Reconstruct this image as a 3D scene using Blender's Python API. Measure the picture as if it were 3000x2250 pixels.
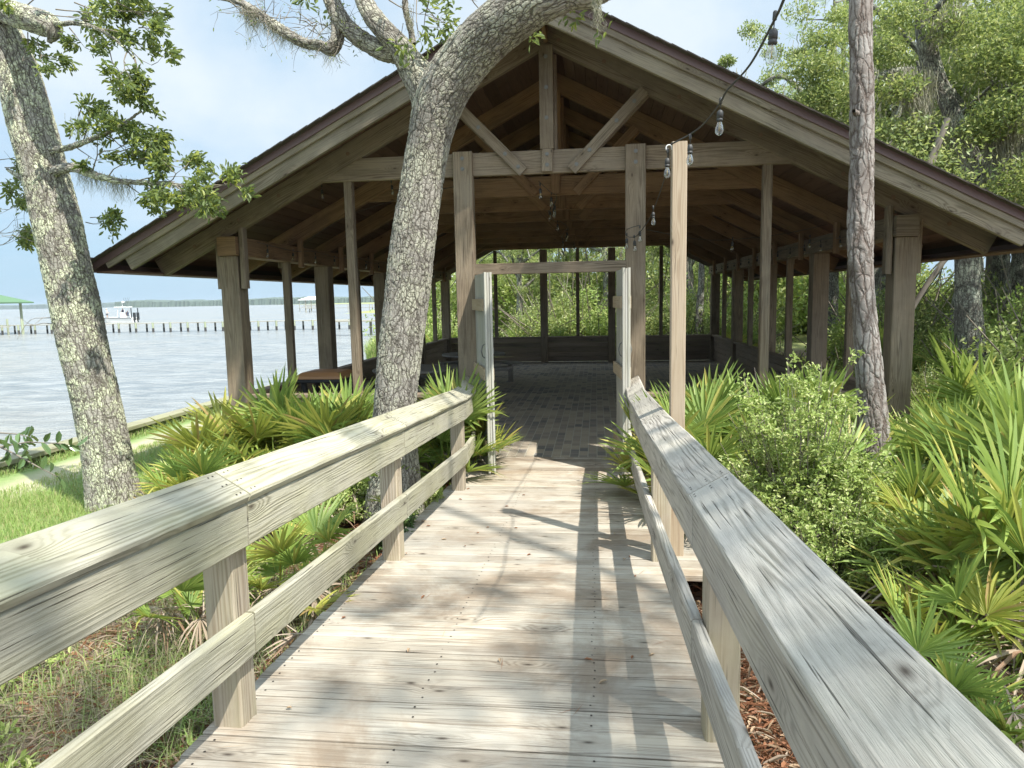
import bpy, math, random
import numpy as np
from mathutils import Vector, Matrix, noise
R_ = math.radians
rng = np.random.RandomState(7); random.seed(7)
for o in list(bpy.data.objects): bpy.data.objects.remove(o)
scene = bpy.context.scene
COL = scene.collection

# ------------------------------------------------------------------ camera
H = 1.6; PITCH = R_(6.85); ROLL = R_(1.15); YAW = R_(6.85); FPX = 2080.0
fw = Vector((-math.sin(YAW)*math.cos(PITCH), math.cos(YAW)*math.cos(PITCH), -math.sin(PITCH)))
r0 = Vector((math.cos(YAW), math.sin(YAW), 0)); u0 = r0.cross(fw)
cr = r0*math.cos(ROLL) - u0*math.sin(ROLL); cu = u0*math.cos(ROLL) + r0*math.sin(ROLL)
CAM = Vector((0, 0, H))
cam = bpy.data.objects.new('camera', bpy.data.cameras.new('camera')); COL.objects.link(cam)
M = Matrix((cr, cu, -fw)).transposed().to_4x4(); M.translation = CAM
cam.matrix_world = M
cam.data.sensor_width = 36; cam.data.lens = FPX/3000*36
cam.data.clip_start = 0.05; cam.data.clip_end = 12000
scene.camera = cam
def at(px, py, Y):
    """point on the plane y=Y seen at displayed pixel (2212 wide)"""
    x, y = px*1.3562, py*1.3562
    d = cr*((x-1500)/FPX) - cu*((y-1125)/FPX) + fw
    return CAM + d*(Y/d.y)

# ------------------------------------------------------------------ sun, sky, exposure
SUN = Vector((.47, -.42, 1)).normalized()
sl = bpy.data.lights.new('sun', 'SUN'); sl.energy = 3.7; sl.angle = R_(.6); sl.color = (1, .95, .86)
so = bpy.data.objects.new('sun', sl); COL.objects.link(so)
so.rotation_euler = SUN.to_track_quat('Z', 'Y').to_euler()
so.location = (6, -6, 14)
scene.view_settings.view_transform = 'Standard'; scene.view_settings.look = 'None'
scene.view_settings.exposure = 1.2; scene.view_settings.gamma = 1
world = bpy.data.worlds.new('World'); scene.world = world; world.use_nodes = True

def nd(nt, typ, ins=None, **props):
    n = nt.nodes.new(typ)
    for k, v in props.items(): setattr(n, k, v)
    for k, v in (ins or {}).items():
        s = n.inputs[k]
        if isinstance(v, bpy.types.NodeSocket): nt.links.new(v, s)
        elif isinstance(v, bpy.types.Node): nt.links.new(v.outputs[0], s)
        else: s.default_value = v
    return n
def mth(nt, op, a, b=0.0, c=None, clamp=False):
    ins = {0: a, 1: b}
    if c is not None: ins[2] = c
    return nd(nt, 'ShaderNodeMath', ins, operation=op, use_clamp=clamp).outputs[0]
def vmth(nt, op, a, b):
    return nd(nt, 'ShaderNodeVectorMath', {0: a, 1: b}, operation=op).outputs[0]
def c4(c): return (c[0], c[1], c[2], 1) if not isinstance(c, bpy.types.NodeSocket) else c
def mixc(nt, f, a, b, bt='MIX'):
    return nd(nt, 'ShaderNodeMix', {0: f, 6: c4(a), 7: c4(b)}, data_type='RGBA', blend_type=bt).outputs[2]
def ramp(nt, f, stops, interp='LINEAR'):
    n = nd(nt, 'ShaderNodeValToRGB', {0: f}); cr_ = n.color_ramp; cr_.interpolation = interp
    while len(cr_.elements) < len(stops): cr_.elements.new(.5)
    for e, (p, c) in zip(cr_.elements, stops):
        e.position = p; e.color = (c, c, c, 1) if isinstance(c, (int, float)) else (*c, 1)
    return n.outputs[0]
def noi(nt, vec, scale, detail=3, rough=.5, out=0, dist=0.0):
    return nd(nt, 'ShaderNodeTexNoise', {'Vector': vec, 'Scale': scale, 'Detail': detail, 'Roughness': rough, 'Distortion': dist}).outputs[out]

wn = world.node_tree
bg = wn.nodes['Background']
sky = nd(wn, 'ShaderNodeTexSky', sky_type='NISHITA')
sky.sun_disc = False; sky.sun_elevation = math.asin(SUN.z); sky.sun_rotation = math.atan2(SUN.x, SUN.y)
sky.air_density = 1.0; sky.dust_density = 1.2; sky.ozone_density = 1.5
tc = nd(wn, 'ShaderNodeTexCoord')
sep = nd(wn, 'ShaderNodeSeparateXYZ', {0: tc.outputs['Generated']})
zz = mth(wn, 'MAXIMUM', mth(wn, 'ADD', sep.outputs[2], .12), .02)
cx = mth(wn, 'DIVIDE', sep.outputs[0], zz); cy = mth(wn, 'DIVIDE', sep.outputs[1], zz)
cv = nd(wn, 'ShaderNodeCombineXYZ', {0: cx, 1: cy, 2: 0.3})
cl = noi(wn, cv.outputs[0], .55, 7, .55, dist=.4)
cl2 = noi(wn, tc.outputs['Generated'], 3.2, 5, .6)
clm = mth(wn, 'ADD', mth(wn, 'MULTIPLY', cl, .7), mth(wn, 'MULTIPLY', cl2, .3))
cm = ramp(wn, clm, [(.36, 0.0), (.48, .65), (.58, 1.0)])
# thin veil high up, clearer and bluer band just above the horizon
hz = ramp(wn, sep.outputs[2], [(0.0, .10), (.07, .25), (.16, .8), (.6, .92)])
cmf = mth(wn, 'MULTIPLY', mth(wn, 'ADD', mth(wn, 'MULTIPLY', cm, .8), .20), hz)
cloudc = mixc(wn, cl2, (3.0, 3.55, 4.1), (4.6, 4.8, 4.85))
low = nd(wn, 'ShaderNodeMix', {0: ramp(wn, sep.outputs[2], [(0.0, 0.0), (.22, 1.0)]), 6: (1.9, 2.95, 3.85, 1), 7: (1.6, 2.75, 3.9, 1)}, data_type='RGBA').outputs[2]
clear = mixc(wn, .9, sky.outputs[0], low)
skyc = mixc(wn, cmf, clear, cloudc)
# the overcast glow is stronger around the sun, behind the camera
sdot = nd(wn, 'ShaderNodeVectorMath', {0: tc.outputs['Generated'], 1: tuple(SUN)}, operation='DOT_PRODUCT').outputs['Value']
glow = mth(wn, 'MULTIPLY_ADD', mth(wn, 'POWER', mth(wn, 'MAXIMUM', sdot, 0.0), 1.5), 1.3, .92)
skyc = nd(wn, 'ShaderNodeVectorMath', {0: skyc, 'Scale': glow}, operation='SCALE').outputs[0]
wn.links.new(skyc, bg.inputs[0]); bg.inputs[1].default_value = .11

# ------------------------------------------------------------------ object helpers
def link(o, parent=None):
    COL.objects.link(o)
    if parent is not None: o.parent = parent
    return o
def tag(o, label=None, cat=None, group=None, kind=None):
    if label: o['label'] = label
    if cat: o['category'] = cat
    if group: o['group'] = group
    if kind: o['kind'] = kind
    return o
def empty(name, loc, label, cat, group=None, rz=0):
    o = bpy.data.objects.new(name, None); COL.objects.link(o)
    o.location = loc; o.rotation_euler = (0, 0, rz); o.empty_display_size = .2
    return tag(o, label, cat, group)
def mesh_np(name, V, F, mats, attrs=None, smooth=False, midx=None, uv=None):
    """V (n,3); F list of arrays (m,k) with various k"""
    me = bpy.data.meshes.new(name)
    V = np.asarray(V, np.float32)
    if not isinstance(F, (list, tuple)): F = [F]
    F = [np.asarray(f, np.int32) for f in F if len(f)]
    nl = sum(f.size for f in F); nf = sum(len(f) for f in F)
    me.vertices.add(len(V)); me.vertices.foreach_set('co', V.ravel())
    me.loops.add(nl); me.loops.foreach_set('vertex_index', np.concatenate([f.ravel() for f in F]))
    me.polygons.add(nf)
    tot = np.concatenate([np.full(len(f), f.shape[1], np.int32) for f in F])
    st = np.concatenate([[0], np.cumsum(tot)[:-1]]).astype(np.int32)
    me.polygons.foreach_set('loop_start', st); me.polygons.foreach_set('loop_total', tot)
    if midx is not None: me.polygons.foreach_set('material_index', np.asarray(midx, np.int32))
    me.polygons.foreach_set('use_smooth', np.full(nf, smooth, bool))
    me.update(calc_edges=True)
    for k, a in (attrs or {}).items():
        a = np.asarray(a, np.float32)
        if a.ndim == 1:
            me.attributes.new(k, 'FLOAT', 'POINT').data.foreach_set('value', a)
        else:
            me.attributes.new(k, 'FLOAT_VECTOR', 'POINT').data.foreach_set('vector', a.ravel())
    if not isinstance(mats, (list, tuple)): mats = [mats]
    for m in mats: me.materials.append(m)
    return me
def obj(name, me, parent=None, world_coords=True):
    o = bpy.data.objects.new(name, me); link(o, parent)
    if name in ('moss', 'twigs', 'stems') and parent is not None: o['kind'] = 'stuff'
    if parent is not None and world_coords:
        p = parent; off = Vector((0, 0, 0))
        while p is not None: off += p.location; p = p.parent
        o.location = -off
    return o

_BOLT = {}
def bolts(parent, mat, pts):
    """one hex bolt head per point, facing -Y"""
    for q in pts:
        if mat.name not in _BOLT:
            b_ = MB(); b_.lathe([(.020, 0), (.020, .004), (.011, .004), (.011, .012)], (0, 0, 0), 8, mat=Matrix.Rotation(R_(90), 3, 'X'))
            _BOLT[mat.name] = b_.mesh('bolt', mat)
        o = obj('bolt', _BOLT[mat.name], parent); o.location = o.location+Vector(q)
class MB:
    """collects bevelled boards, tubes and plates; builds ONE mesh"""
    def __init__(s): s.V = []; s.F = {}; s.B = []; s.S = []; s.n = 0; s.M = {}; s.mi = 0
    def add(s, V, faces, B, seed):
        V = np.asarray(V, float); s.V.append(V); s.B.append(np.asarray(B, float)); s.S.append(np.full(len(V), seed))
        for f in faces:
            s.F.setdefault(len(f), []).append([i+s.n for i in f]); s.M.setdefault(len(f), []).append(s.mi)
        s.n += len(V)
    def board(s, p0, p1, w, h, up=(0, 0, 1), c=.004, seed=None, nseg=1, wob=0.0, roll=0.0):
        """timber from p0 to p1 (centre line), w across, h along 'up'; chamfer c"""
        p0 = Vector(p0); p1 = Vector(p1); d = (p1-p0); L = d.length; d.normalize()
        up = Vector(up); side = d.cross(up).normalized(); up = side.cross(d).normalized()
        if roll:
            m = Matrix.Rotation(roll, 3, d); side = m @ side; up = m @ up
        if seed is None: seed = random.random()*50
        a, b = w/2, h/2; c = min(c, a*.45, b*.45)
        prof = [(-a+c, -b), (a-c, -b), (a, -b+c), (a, b-c), (a-c, b), (-a+c, b), (-a, b-c), (-a, -b+c)]
        per = [0]
        for i in range(8):
            q, r = prof[i], prof[(i+1) % 8]; per.append(per[-1]+math.hypot(q[0]-r[0], q[1]-r[1]))
        V = []; B = []
        for k in range(nseg+1):
            t = k/nseg; ctr = p0+d*(L*t)
            if wob and 0 < k < nseg:
                ctr = ctr+side*random.uniform(-wob, wob)+up*random.uniform(-wob, wob)
            for i in range(9):
                q = prof[i % 8]; V.append(ctr+side*q[0]+up*q[1]); B.append((L*t, per[i], 0))
        F = []
        for k in range(nseg):
            for i in range(8):
                a0 = k*9+i; F.append((a0, a0+1, a0+10, a0+9))
        # end grain
        e0 = len(V)
        for i in range(8): V.append(V[i]); B.append((prof[i][0]*.4, prof[i][1]+.3, .5))
        F.append(tuple(e0+i for i in range(8))[::-1])
        e1 = len(V)
        for i in range(8): V.append(V[nseg*9+i]); B.append((prof[i][0]*.4, prof[i][1]+.7, .5))
        F.append(tuple(e1+i for i in range(8)))
        s.add([tuple(v) for v in V], F, B, seed)
        return s
    def box(s, lo, hi, c=.004, seed=None, axis=None):
        """axis aligned timber; grain along the longest axis"""
        lo = Vector(lo); hi = Vector(hi); e = hi-lo; m = (lo+hi)/2
        ax = axis if axis is not None else max(range(3), key=lambda i: e[i])
        p0 = m.copy(); p1 = m.copy(); p0[ax] = lo[ax]; p1[ax] = hi[ax]
        if ax == 2: return s.board(p0, p1, e.x, e.y, up=(0, 1, 0), c=c, seed=seed)
        if ax == 0: return s.board(p0, p1, e.y, e.z, c=c, seed=seed)
        return s.board(p0, p1, e.x, e.z, c=c, seed=seed)
    def tube(s, pts, rad, n=8, seed=None, caps=True):
        pts = [Vector(p) for p in pts]
        if not hasattr(rad, '__len__'): rad = [rad]*len(pts)
        if seed is None: seed = random.random()*50
        V = []; B = []; ref = Vector((.31, .12, .94)); L = 0
        d0 = (pts[1]-pts[0]).normalized(); a = d0.cross(ref)
        if a.length < .05: a = d0.cross(Vector((1, 0, 0)))
        a.normalize()
        for k, p in enumerate(pts):
            if k: L += (p-pts[k-1]).length
            d = (pts[min(k+1, len(pts)-1)]-pts[max(k-1, 0)]).normalized()
            a = (a-d*a.dot(d)).normalized(); b = d.cross(a)
            for i in range(n):
                t = 2*math.pi*i/n
                V.append(tuple(p+(a*math.cos(t)+b*math.sin(t))*rad[k])); B.append((L, t*rad[k], 0))
        F = []
        for k in range(len(pts)-1):
            for i in range(n):
                j = (i+1) % n; F.append((k*n+i, k*n+j, (k+1)*n+j, (k+1)*n+i))
        if caps:
            F.append(tuple(range(n))[::-1]); F.append(tuple((len(pts)-1)*n+i for i in range(n)))
        s.add(V, F, B, seed); return s
    def lathe(s, prof, loc=(0, 0, 0), n=14, seed=0, closed=True, mat=None):
        V = []; B = []; loc = Vector(loc)
        for (r, z) in prof:
            for i in range(n):
                t = 2*math.pi*i/n; v = Vector((r*math.cos(t), r*math.sin(t), z))
                if mat is not None: v = mat @ v
                V.append(tuple(loc+v)); B.append((z, t*r, 0))
        F = []
        for k in range(len(prof)-1):
            for i in range(n):
                j = (i+1) % n; F.append((k*n+i, k*n+j, (k+1)*n+j, (k+1)*n+i))
        if closed:
            F.append(tuple(range(n))[::-1]); F.append(tuple((len(prof)-1)*n+i for i in range(n)))
        s.add(V, F, B, seed); return s
    def mesh(s, name, mats, smooth=False):
        fs = [s.F[k] for k in s.F]; mi = sum([s.M[k] for k in s.F], [])
        return mesh_np(name, np.concatenate(s.V), fs, mats, {'bc': np.concatenate(s.B), 'seed': np.concatenate(s.S)}, smooth, mi)
    def build(s, name, mats, parent=None, smooth=False, wc=True):
        return obj(name, s.mesh(name, mats, smooth), parent, wc)

# ------------------------------------------------------------------ materials
def newmat(name):
    m = bpy.data.materials.new(name); m.use_nodes = True
    nt = m.node_tree; p = nt.nodes['Principled BSDF']; return m, nt, p
def attr(nt, name): return nd(nt, 'ShaderNodeAttribute', attribute_name=name)
def simple(name, col, rough=.6, metal=0, var=0.0, bump=0.0, sc=30):
    m, nt, p = newmat(name)
    p.inputs['Roughness'].default_value = rough; p.inputs['Metallic'].default_value = metal
    t = nd(nt, 'ShaderNodeTexCoord').outputs['Object']
    n = noi(nt, t, sc, 5, .6)
    c = mixc(nt, n, tuple(x*(1-var) for x in col), tuple(min(1, x*(1+var)) for x in col))
    nt.links.new(c, p.inputs['Base Color'])
    if bump:
        b = nd(nt, 'ShaderNodeBump', {'Height': n, 'Strength': bump, 'Distance': .01}); nt.links.new(b.outputs[0], p.inputs['Normal'])
    return m

def wood(name, light, dark, gray=(.36, .35, .33), grayamt=.4, F=75., warp=2.2, contrast=.6, knots=.30, green=0.0,
         greenc=(.30, .31, .13), stain=.3, stainc=(.16, .12, .09), bump=.35, tone=.12, rough=.75, kA=3.6, dirt=0.0, dirtc=(.24, .185, .13)):
    """weathered timber in board coordinates: bc=(along, around, 0), one seed per board"""
    m, nt, p = newmat(name)
    bc = attr(nt, 'bc').outputs['Vector']; sd = attr(nt, 'seed').outputs['Fac']
    sx = nd(nt, 'ShaderNodeSeparateXYZ', {0: bc}); u, v = sx.outputs[0], sx.outputs[1]
    us = mth(nt, 'MULTIPLY_ADD', sd, 3.71, u); vs = mth(nt, 'MULTIPLY_ADD', sd, 1.37, v)
    def comb(ku, kv, off=0.0):
        return nd(nt, 'ShaderNodeCombineXYZ', {0: mth(nt, 'MULTIPLY', us, ku), 1: mth(nt, 'MULTIPLY', vs, kv), 2: off}).outputs[0]
    w1 = noi(nt, comb(.9, 7.), 1.0, 2, .5); w2 = noi(nt, comb(3.5, 30., 3.), 1.0, 3, .5)
    vo = nd(nt, 'ShaderNodeTexVoronoi', {'Vector': comb(2.6, 6.5, 0), 'Scale': 1.0}, voronoi_dimensions='2D')
    act = mth(nt, 'LESS_THAN', nd(nt, 'ShaderNodeSeparateColor', {0: vo.outputs['Color']}).outputs[0], knots)
    d2 = mth(nt, 'POWER', vo.outputs['Distance'], 2.0)
    gk = mth(nt, 'MULTIPLY', act, mth(nt, 'EXPONENT', mth(nt, 'MULTIPLY', d2, -22.)))
    core = mth(nt, 'MULTIPLY', act, mth(nt, 'EXPONENT', mth(nt, 'MULTIPLY', d2, -420.)))
    ph = mth(nt, 'MULTIPLY', vs, F)
    ph = mth(nt, 'MULTIPLY_ADD', w1, warp*2.2, ph); ph = mth(nt, 'MULTIPLY_ADD', w2, warp*.28, ph)
    ph = mth(nt, 'MULTIPLY_ADD', noi(nt, comb(.45, 17., 51.), 1.0, 2, .5), warp*2.0, ph)
    ph = mth(nt, 'MULTIPLY_ADD', gk, kA, ph)
    ring = mth(nt, 'MULTIPLY_ADD', mth(nt, 'SINE', mth(nt, 'MULTIPLY', ph, 6.2832)), .5, .5)
    ring = mth(nt, 'POWER', ring, 1.8)
    fade = ramp(nt, noi(nt, comb(1.3, 11., 41.), 1.0, 3, .6), [(.36, .12), (.62, 1.0)])
    ring = mth(nt, 'MULTIPLY', ring, fade)
    fib = noi(nt, comb(9., 260., 1.), 1.0, 4, .65)
    rf = mth(nt, 'MULTIPLY', mth(nt, 'MULTIPLY_ADD', fib, .55, mth(nt, 'MULTIPLY', ring, .85)), 1.0)
    c = mixc(nt, mth(nt, 'MULTIPLY', rf, contrast, clamp=True), light, dark)
    # weather: grey, brown stain, algae
    g1 = noi(nt, comb(1.3, 5., 7.), 1.0, 4, .6)
    gm = ramp(nt, g1, [(.35, 0.0), (.65, 1.0)])
    gg = mixc(nt, ring, gray, tuple(x*.62 for x in gray))
    c = mixc(nt, mth(nt, 'MULTIPLY', gm, grayamt), c, gg)
    s1 = noi(nt, comb(.9, 8., 11.), 1.0, 4, .55)
    c = mixc(nt, mth(nt, 'MULTIPLY', ramp(nt, s1, [(.52, 0.0), (.74, 1.0)]), stain), c, stainc)
    if green:
        g2 = noi(nt, comb(1.6, 6., 23.), 1.0, 4, .6)
        c = mixc(nt, mth(nt, 'MULTIPLY', ramp(nt, g2, [(.38, 0.0), (.62, 1.0)]), green), c, greenc)
    if dirt:
        ob = nd(nt, 'ShaderNodeTexCoord').outputs['Object']
        dn = noi(nt, ob, 1.9, 6, .68, dist=.5)
        c = mixc(nt, mth(nt, 'MULTIPLY', ramp(nt, dn, [(.46, 0.0), (.62, 1.0)]), dirt), c, dirtc)
        dn2 = noi(nt, vmth(nt, 'ADD', ob, (7, 3, 1)), .9, 5, .65)
        c = mixc(nt, mth(nt, 'MULTIPLY', ramp(nt, dn2, [(.50, 0.0), (.64, 1.0)]), dirt*.8), c, tuple(x*1.02 for x in gray))
    halo = mth(nt, 'SUBTRACT', mth(nt, 'MULTIPLY', act, mth(nt, 'EXPONENT', mth(nt, 'MULTIPLY', d2, -130.))), core)
    c = mixc(nt, mth(nt, 'MULTIPLY', halo, .45, clamp=True), c, tuple(min(1, x*1.12) for x in light))
    c = mixc(nt, mth(nt, 'MULTIPLY', gk, .35), c, tuple(x*.7 for x in dark))
    c = mixc(nt, mth(nt, 'MULTIPLY', core, .85), c, (.035, .022, .015))
    # fine cracks along the grain
    ck = noi(nt, comb(2.2, 120., 31.), 1.0, 2, .5)
    ckm = ramp(nt, ck, [(.64, 0.0), (.70, 1.0)])
    c = mixc(nt, mth(nt, 'MULTIPLY', ckm, .75), c, tuple(x*.35 for x in dark))
    # board to board tone
    tn = nd(nt, 'ShaderNodeTexWhiteNoise', {'W': sd}, noise_dimensions='1D').outputs[0]
    tv = mth(nt, 'MULTIPLY_ADD', tn, 2*tone, 1-tone)
    c = nd(nt, 'ShaderNodeVectorMath', {0: c, 'Scale': tv}, operation='SCALE').outputs[0]
    nt.links.new(c, p.inputs['Base Color'])
    p.inputs['Roughness'].default_value = rough; p.inputs['Specular IOR Level'].default_value = .25
    hgt = mth(nt, 'SUBTRACT', mth(nt, 'MULTIPLY_ADD', ring, -.35, mth(nt, 'MULTIPLY', fib, .8)), mth(nt, 'MULTIPLY', ckm, 1.2))
    b = nd(nt, 'ShaderNodeBump', {'Height': hgt, 'Strength': bump, 'Distance': .003}); nt.links.new(b.outputs[0], p.inputs['Normal'])
    return m

W = {}
W['deck'] = wood('weathered_deck', (.49, .44, .355), (.21, .17, .125), (.385, .365, .32), .55, F=54, warp=2.8, contrast=.9, knots=.42, stain=.7, stainc=(.17, .135, .10), tone=.18, bump=.8, dirt=.75, dirtc=(.22, .165, .115))
W['railL'] = wood('rail_algae', (.47, .445, .35), (.22, .205, .145), (.36, .35, .30), .5, F=56, warp=2.6, contrast=.95, knots=.20, green=.30, greenc=(.38, .37, .18), stain=.6, stainc=(.15, .14, .10), bump=1.0, dirt=.4, dirtc=(.17, .16, .11))
W['railR'] = wood('rail_silver', (.57, .53, .465), (.21, .19, .16), (.44, .415, .375), .5, F=40, warp=3.4, contrast=.9, knots=.30, green=.18, greenc=(.40, .39, .27), stain=.6, stainc=(.16, .15, .135), bump=1.2, dirt=.35, dirtc=(.22, .21, .195))
W['post'] = wood('rail_post_wood', (.47, .40, .31), (.25, .19, .125), (.37, .34, .29), .4, F=58, warp=2.2, contrast=.85, knots=.2, green=.25, stain=.4, bump=.5, dirt=.3)
W['frame'] = wood('brown_timber', (.30, .235, .16), (.125, .09, .058), (.26, .22, .17), .5, F=52, warp=3.2, contrast=.95, knots=.24, stain=.5, stainc=(.085, .065, .045), bump=.6, dirt=.4, dirtc=(.12, .09, .065), tone=.18)
W['barge'] = wood('barge_timber', (.31, .26, .185), (.14, .11, .073), (.28, .25, .20), .5, F=50, warp=2.8, contrast=.95, knots=.24, green=.2, greenc=(.22, .22, .13), stain=.5, stainc=(.10, .08, .06), bump=.7, dirt=.4, dirtc=(.13, .11, .085), tone=.16)
W['inner'] = wood('inner_timber', (.33, .20, .105), (.15, .085, .045), (.22, .165, .11), .35, F=50, warp=3.0, contrast=.75, knots=.3, stain=.5, stainc=(.085, .055, .035), bump=.3, dirt=.3, dirtc=(.12, .08, .05), tone=.18)
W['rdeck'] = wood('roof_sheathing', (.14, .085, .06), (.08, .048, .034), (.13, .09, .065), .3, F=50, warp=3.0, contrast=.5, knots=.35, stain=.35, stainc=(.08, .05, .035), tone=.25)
W['new'] = wood('new_pine', (.40, .325, .235), (.25, .18, .115), (.48, .40, .31), .3, F=60, warp=3.4, contrast=.65, knots=.12, stain=.12, bump=.25)
W['wall'] = wood('wall_boards', (.30, .23, .165), (.16, .12, .085), (.28, .24, .20), .4, F=50, warp=2.6, contrast=.5, knots=.3, stain=.6, stainc=(.09, .07, .055), tone=.2)
W['door'] = wood('door_wood', (.48, .47, .42), (.29, .27, .22), (.44, .44, .42), .5, F=70, warp=1.6, contrast=.6, knots=.15, green=.25, greenc=(.38, .37, .22), stain=.3)
W['batten'] = wood('batten_wood', (.47, .38, .25), (.30, .20, .11), (.42, .38, .31), .35, F=60, contrast=.5, knots=.1, stain=.25)
W['pier'] = wood('pier_wood', (.36, .35, .29), (.24, .23, .19), (.34, .34, .31), .5, F=30, contrast=.4, knots=.1)
W['seawall'] = wood('seawall_wood', (.29, .28, .19), (.18, .17, .11), (.27, .26, .20), .5, F=30, contrast=.5, knots=.1, green=.4, greenc=(.25, .27, .12), stain=.4)
metal = simple('galvanized', (.20, .20, .19), .6, .5, .3)
rustm = simple('rusty_bolt', (.20, .13, .09), .8, .2, .3)
fascia_m = simple('brown_metal', (.135, .085, .08), .45, .1, .08, sc=6)
shingle_m = simple('shingles', (.075, .062, .052), .95, 0, .45, .6, sc=60)
nail_m = simple('nail_heads', (.05, .04, .035), .6, .5, .2)
rubber = simple('black_rubber', (.035, .035, .033), .55, 0, .2)
sockm = simple('socket_plastic', (.10, .10, .09), .6, 0, .25)
blackm = simple('black_plastic', (.02, .022, .024), .4, 0, .2)
tanm = simple('tan_plastic', (.36, .19, .085), .5, 0, .08)
white_m = simple('white_paint', (.75, .75, .73), .4, 0, .05)
glassm, nt, p = newmat('bulb_glass')
out = nt.nodes['Material Output']
tr = nd(nt, 'ShaderNodeBsdfTransparent', {0: (.93, .95, .95, 1)}); gl = nd(nt, 'ShaderNodeBsdfGlossy', {'Roughness': .03})
lw = nd(nt, 'ShaderNodeLayerWeight', {'Blend': .42})
mx = nd(nt, 'ShaderNodeMixShader', {0: mth(nt, 'MULTIPLY_ADD', lw.outputs['Facing'], .7, .06), 1: tr.outputs[0], 2: gl.outputs[0]})
nt.links.new(mx.outputs[0], out.inputs[0])
filam = simple('filament', (.45, .32, .1), .4, .3, .1)

def leafmat(name, c1, c2, c3=None, trans=.35, rough=.45, f3=.12, spec=.4):
    m, nt, p = newmat(name)
    s = attr(nt, 'seed').outputs['Fac']
    oi = nd(nt, 'ShaderNodeObjectInfo').outputs['Random']
    w = nd(nt, 'ShaderNodeTexWhiteNoise', {'W': s}, noise_dimensions='1D').outputs[0]
    f = mth(nt, 'MULTIPLY_ADD', w, .65, mth(nt, 'MULTIPLY', oi, .35))
    c = mixc(nt, f, c1, c2)
    if c3 is not None:
        w2 = nd(nt, 'ShaderNodeTexWhiteNoise', {'W': mth(nt, 'ADD', s, 3.3)}, noise_dimensions='1D').outputs[0]
        c = mixc(nt, mth(nt, 'LESS_THAN', w2, f3), c, c3)
    nt.links.new(c, p.inputs['Base Color']); p.inputs['Roughness'].default_value = rough; p.inputs['Specular IOR Level'].default_value = spec
    t = nd(nt, 'ShaderNodeBsdfTranslucent', {0: mixc(nt, .5, c, (.35, .42, .08), 'MIX')})
    mx = nd(nt, 'ShaderNodeMixShader', {0: trans, 1: p.outputs[0], 2: t.outputs[0]})
    nt.links.new(mx.outputs[0], nt.nodes['Material Output'].inputs[0]); return m
L_oak = leafmat('oak_leaf', (.10, .145, .06), (.19, .25, .085), (.32, .36, .07), .42, f3=.2)
L_oakb = leafmat('oak_leaf_far', (.13, .19, .075), (.32, .39, .14), (.47, .50, .20), .46, f3=.25)
L_bright = leafmat('bright_leaf', (.26, .36, .10), (.45, .54, .18), (.60, .63, .30), .42, f3=.2)
L_pine = leafmat('pine_needle', (.20, .31, .08), (.37, .49, .14), (.50, .56, .20), .46, f3=.2)
L_palm = leafmat('palmetto_leaf', (.13, .23, .06), (.34, .44, .10), (.52, .48, .13), .42, .48, f3=.14, spec=.35)
L_palmy = leafmat('palmetto_yellowing', (.30, .35, .07), (.50, .47, .10), (.45, .30, .13), .42, .4, f3=.15, spec=.5)
L_dry = leafmat('palmetto_dry', (.27, .20, .14), (.44, .37, .30), (.23, .14, .09), .15, .7, f3=.2, spec=.2)
L_dark = leafmat('holly_leaf', (.06, .11, .045), (.12, .19, .07), None, .2, .25, spec=.6)
L_grass = leafmat('grass_blade', (.19, .30, .08), (.36, .48, .15), (.46, .40, .22), .35, .6, f3=.2, spec=.2)
L_straw = leafmat('dry_grass', (.24, .22, .14), (.38, .34, .23), (.22, .29, .10), .25, .7, f3=.5, spec=.2)
L_litter = leafmat('fallen_leaf', (.17, .065, .035), (.30, .15, .08), (.36, .27, .18), .05, .7, f3=.25, spec=.25)
L_moss = leafmat('hanging_moss', (.24, .23, .18), (.38, .37, .29), None, .25, .9, spec=.1)
twigm = simple('twig_bark', (.19, .165, .13), .9, 0, .3)

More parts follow.
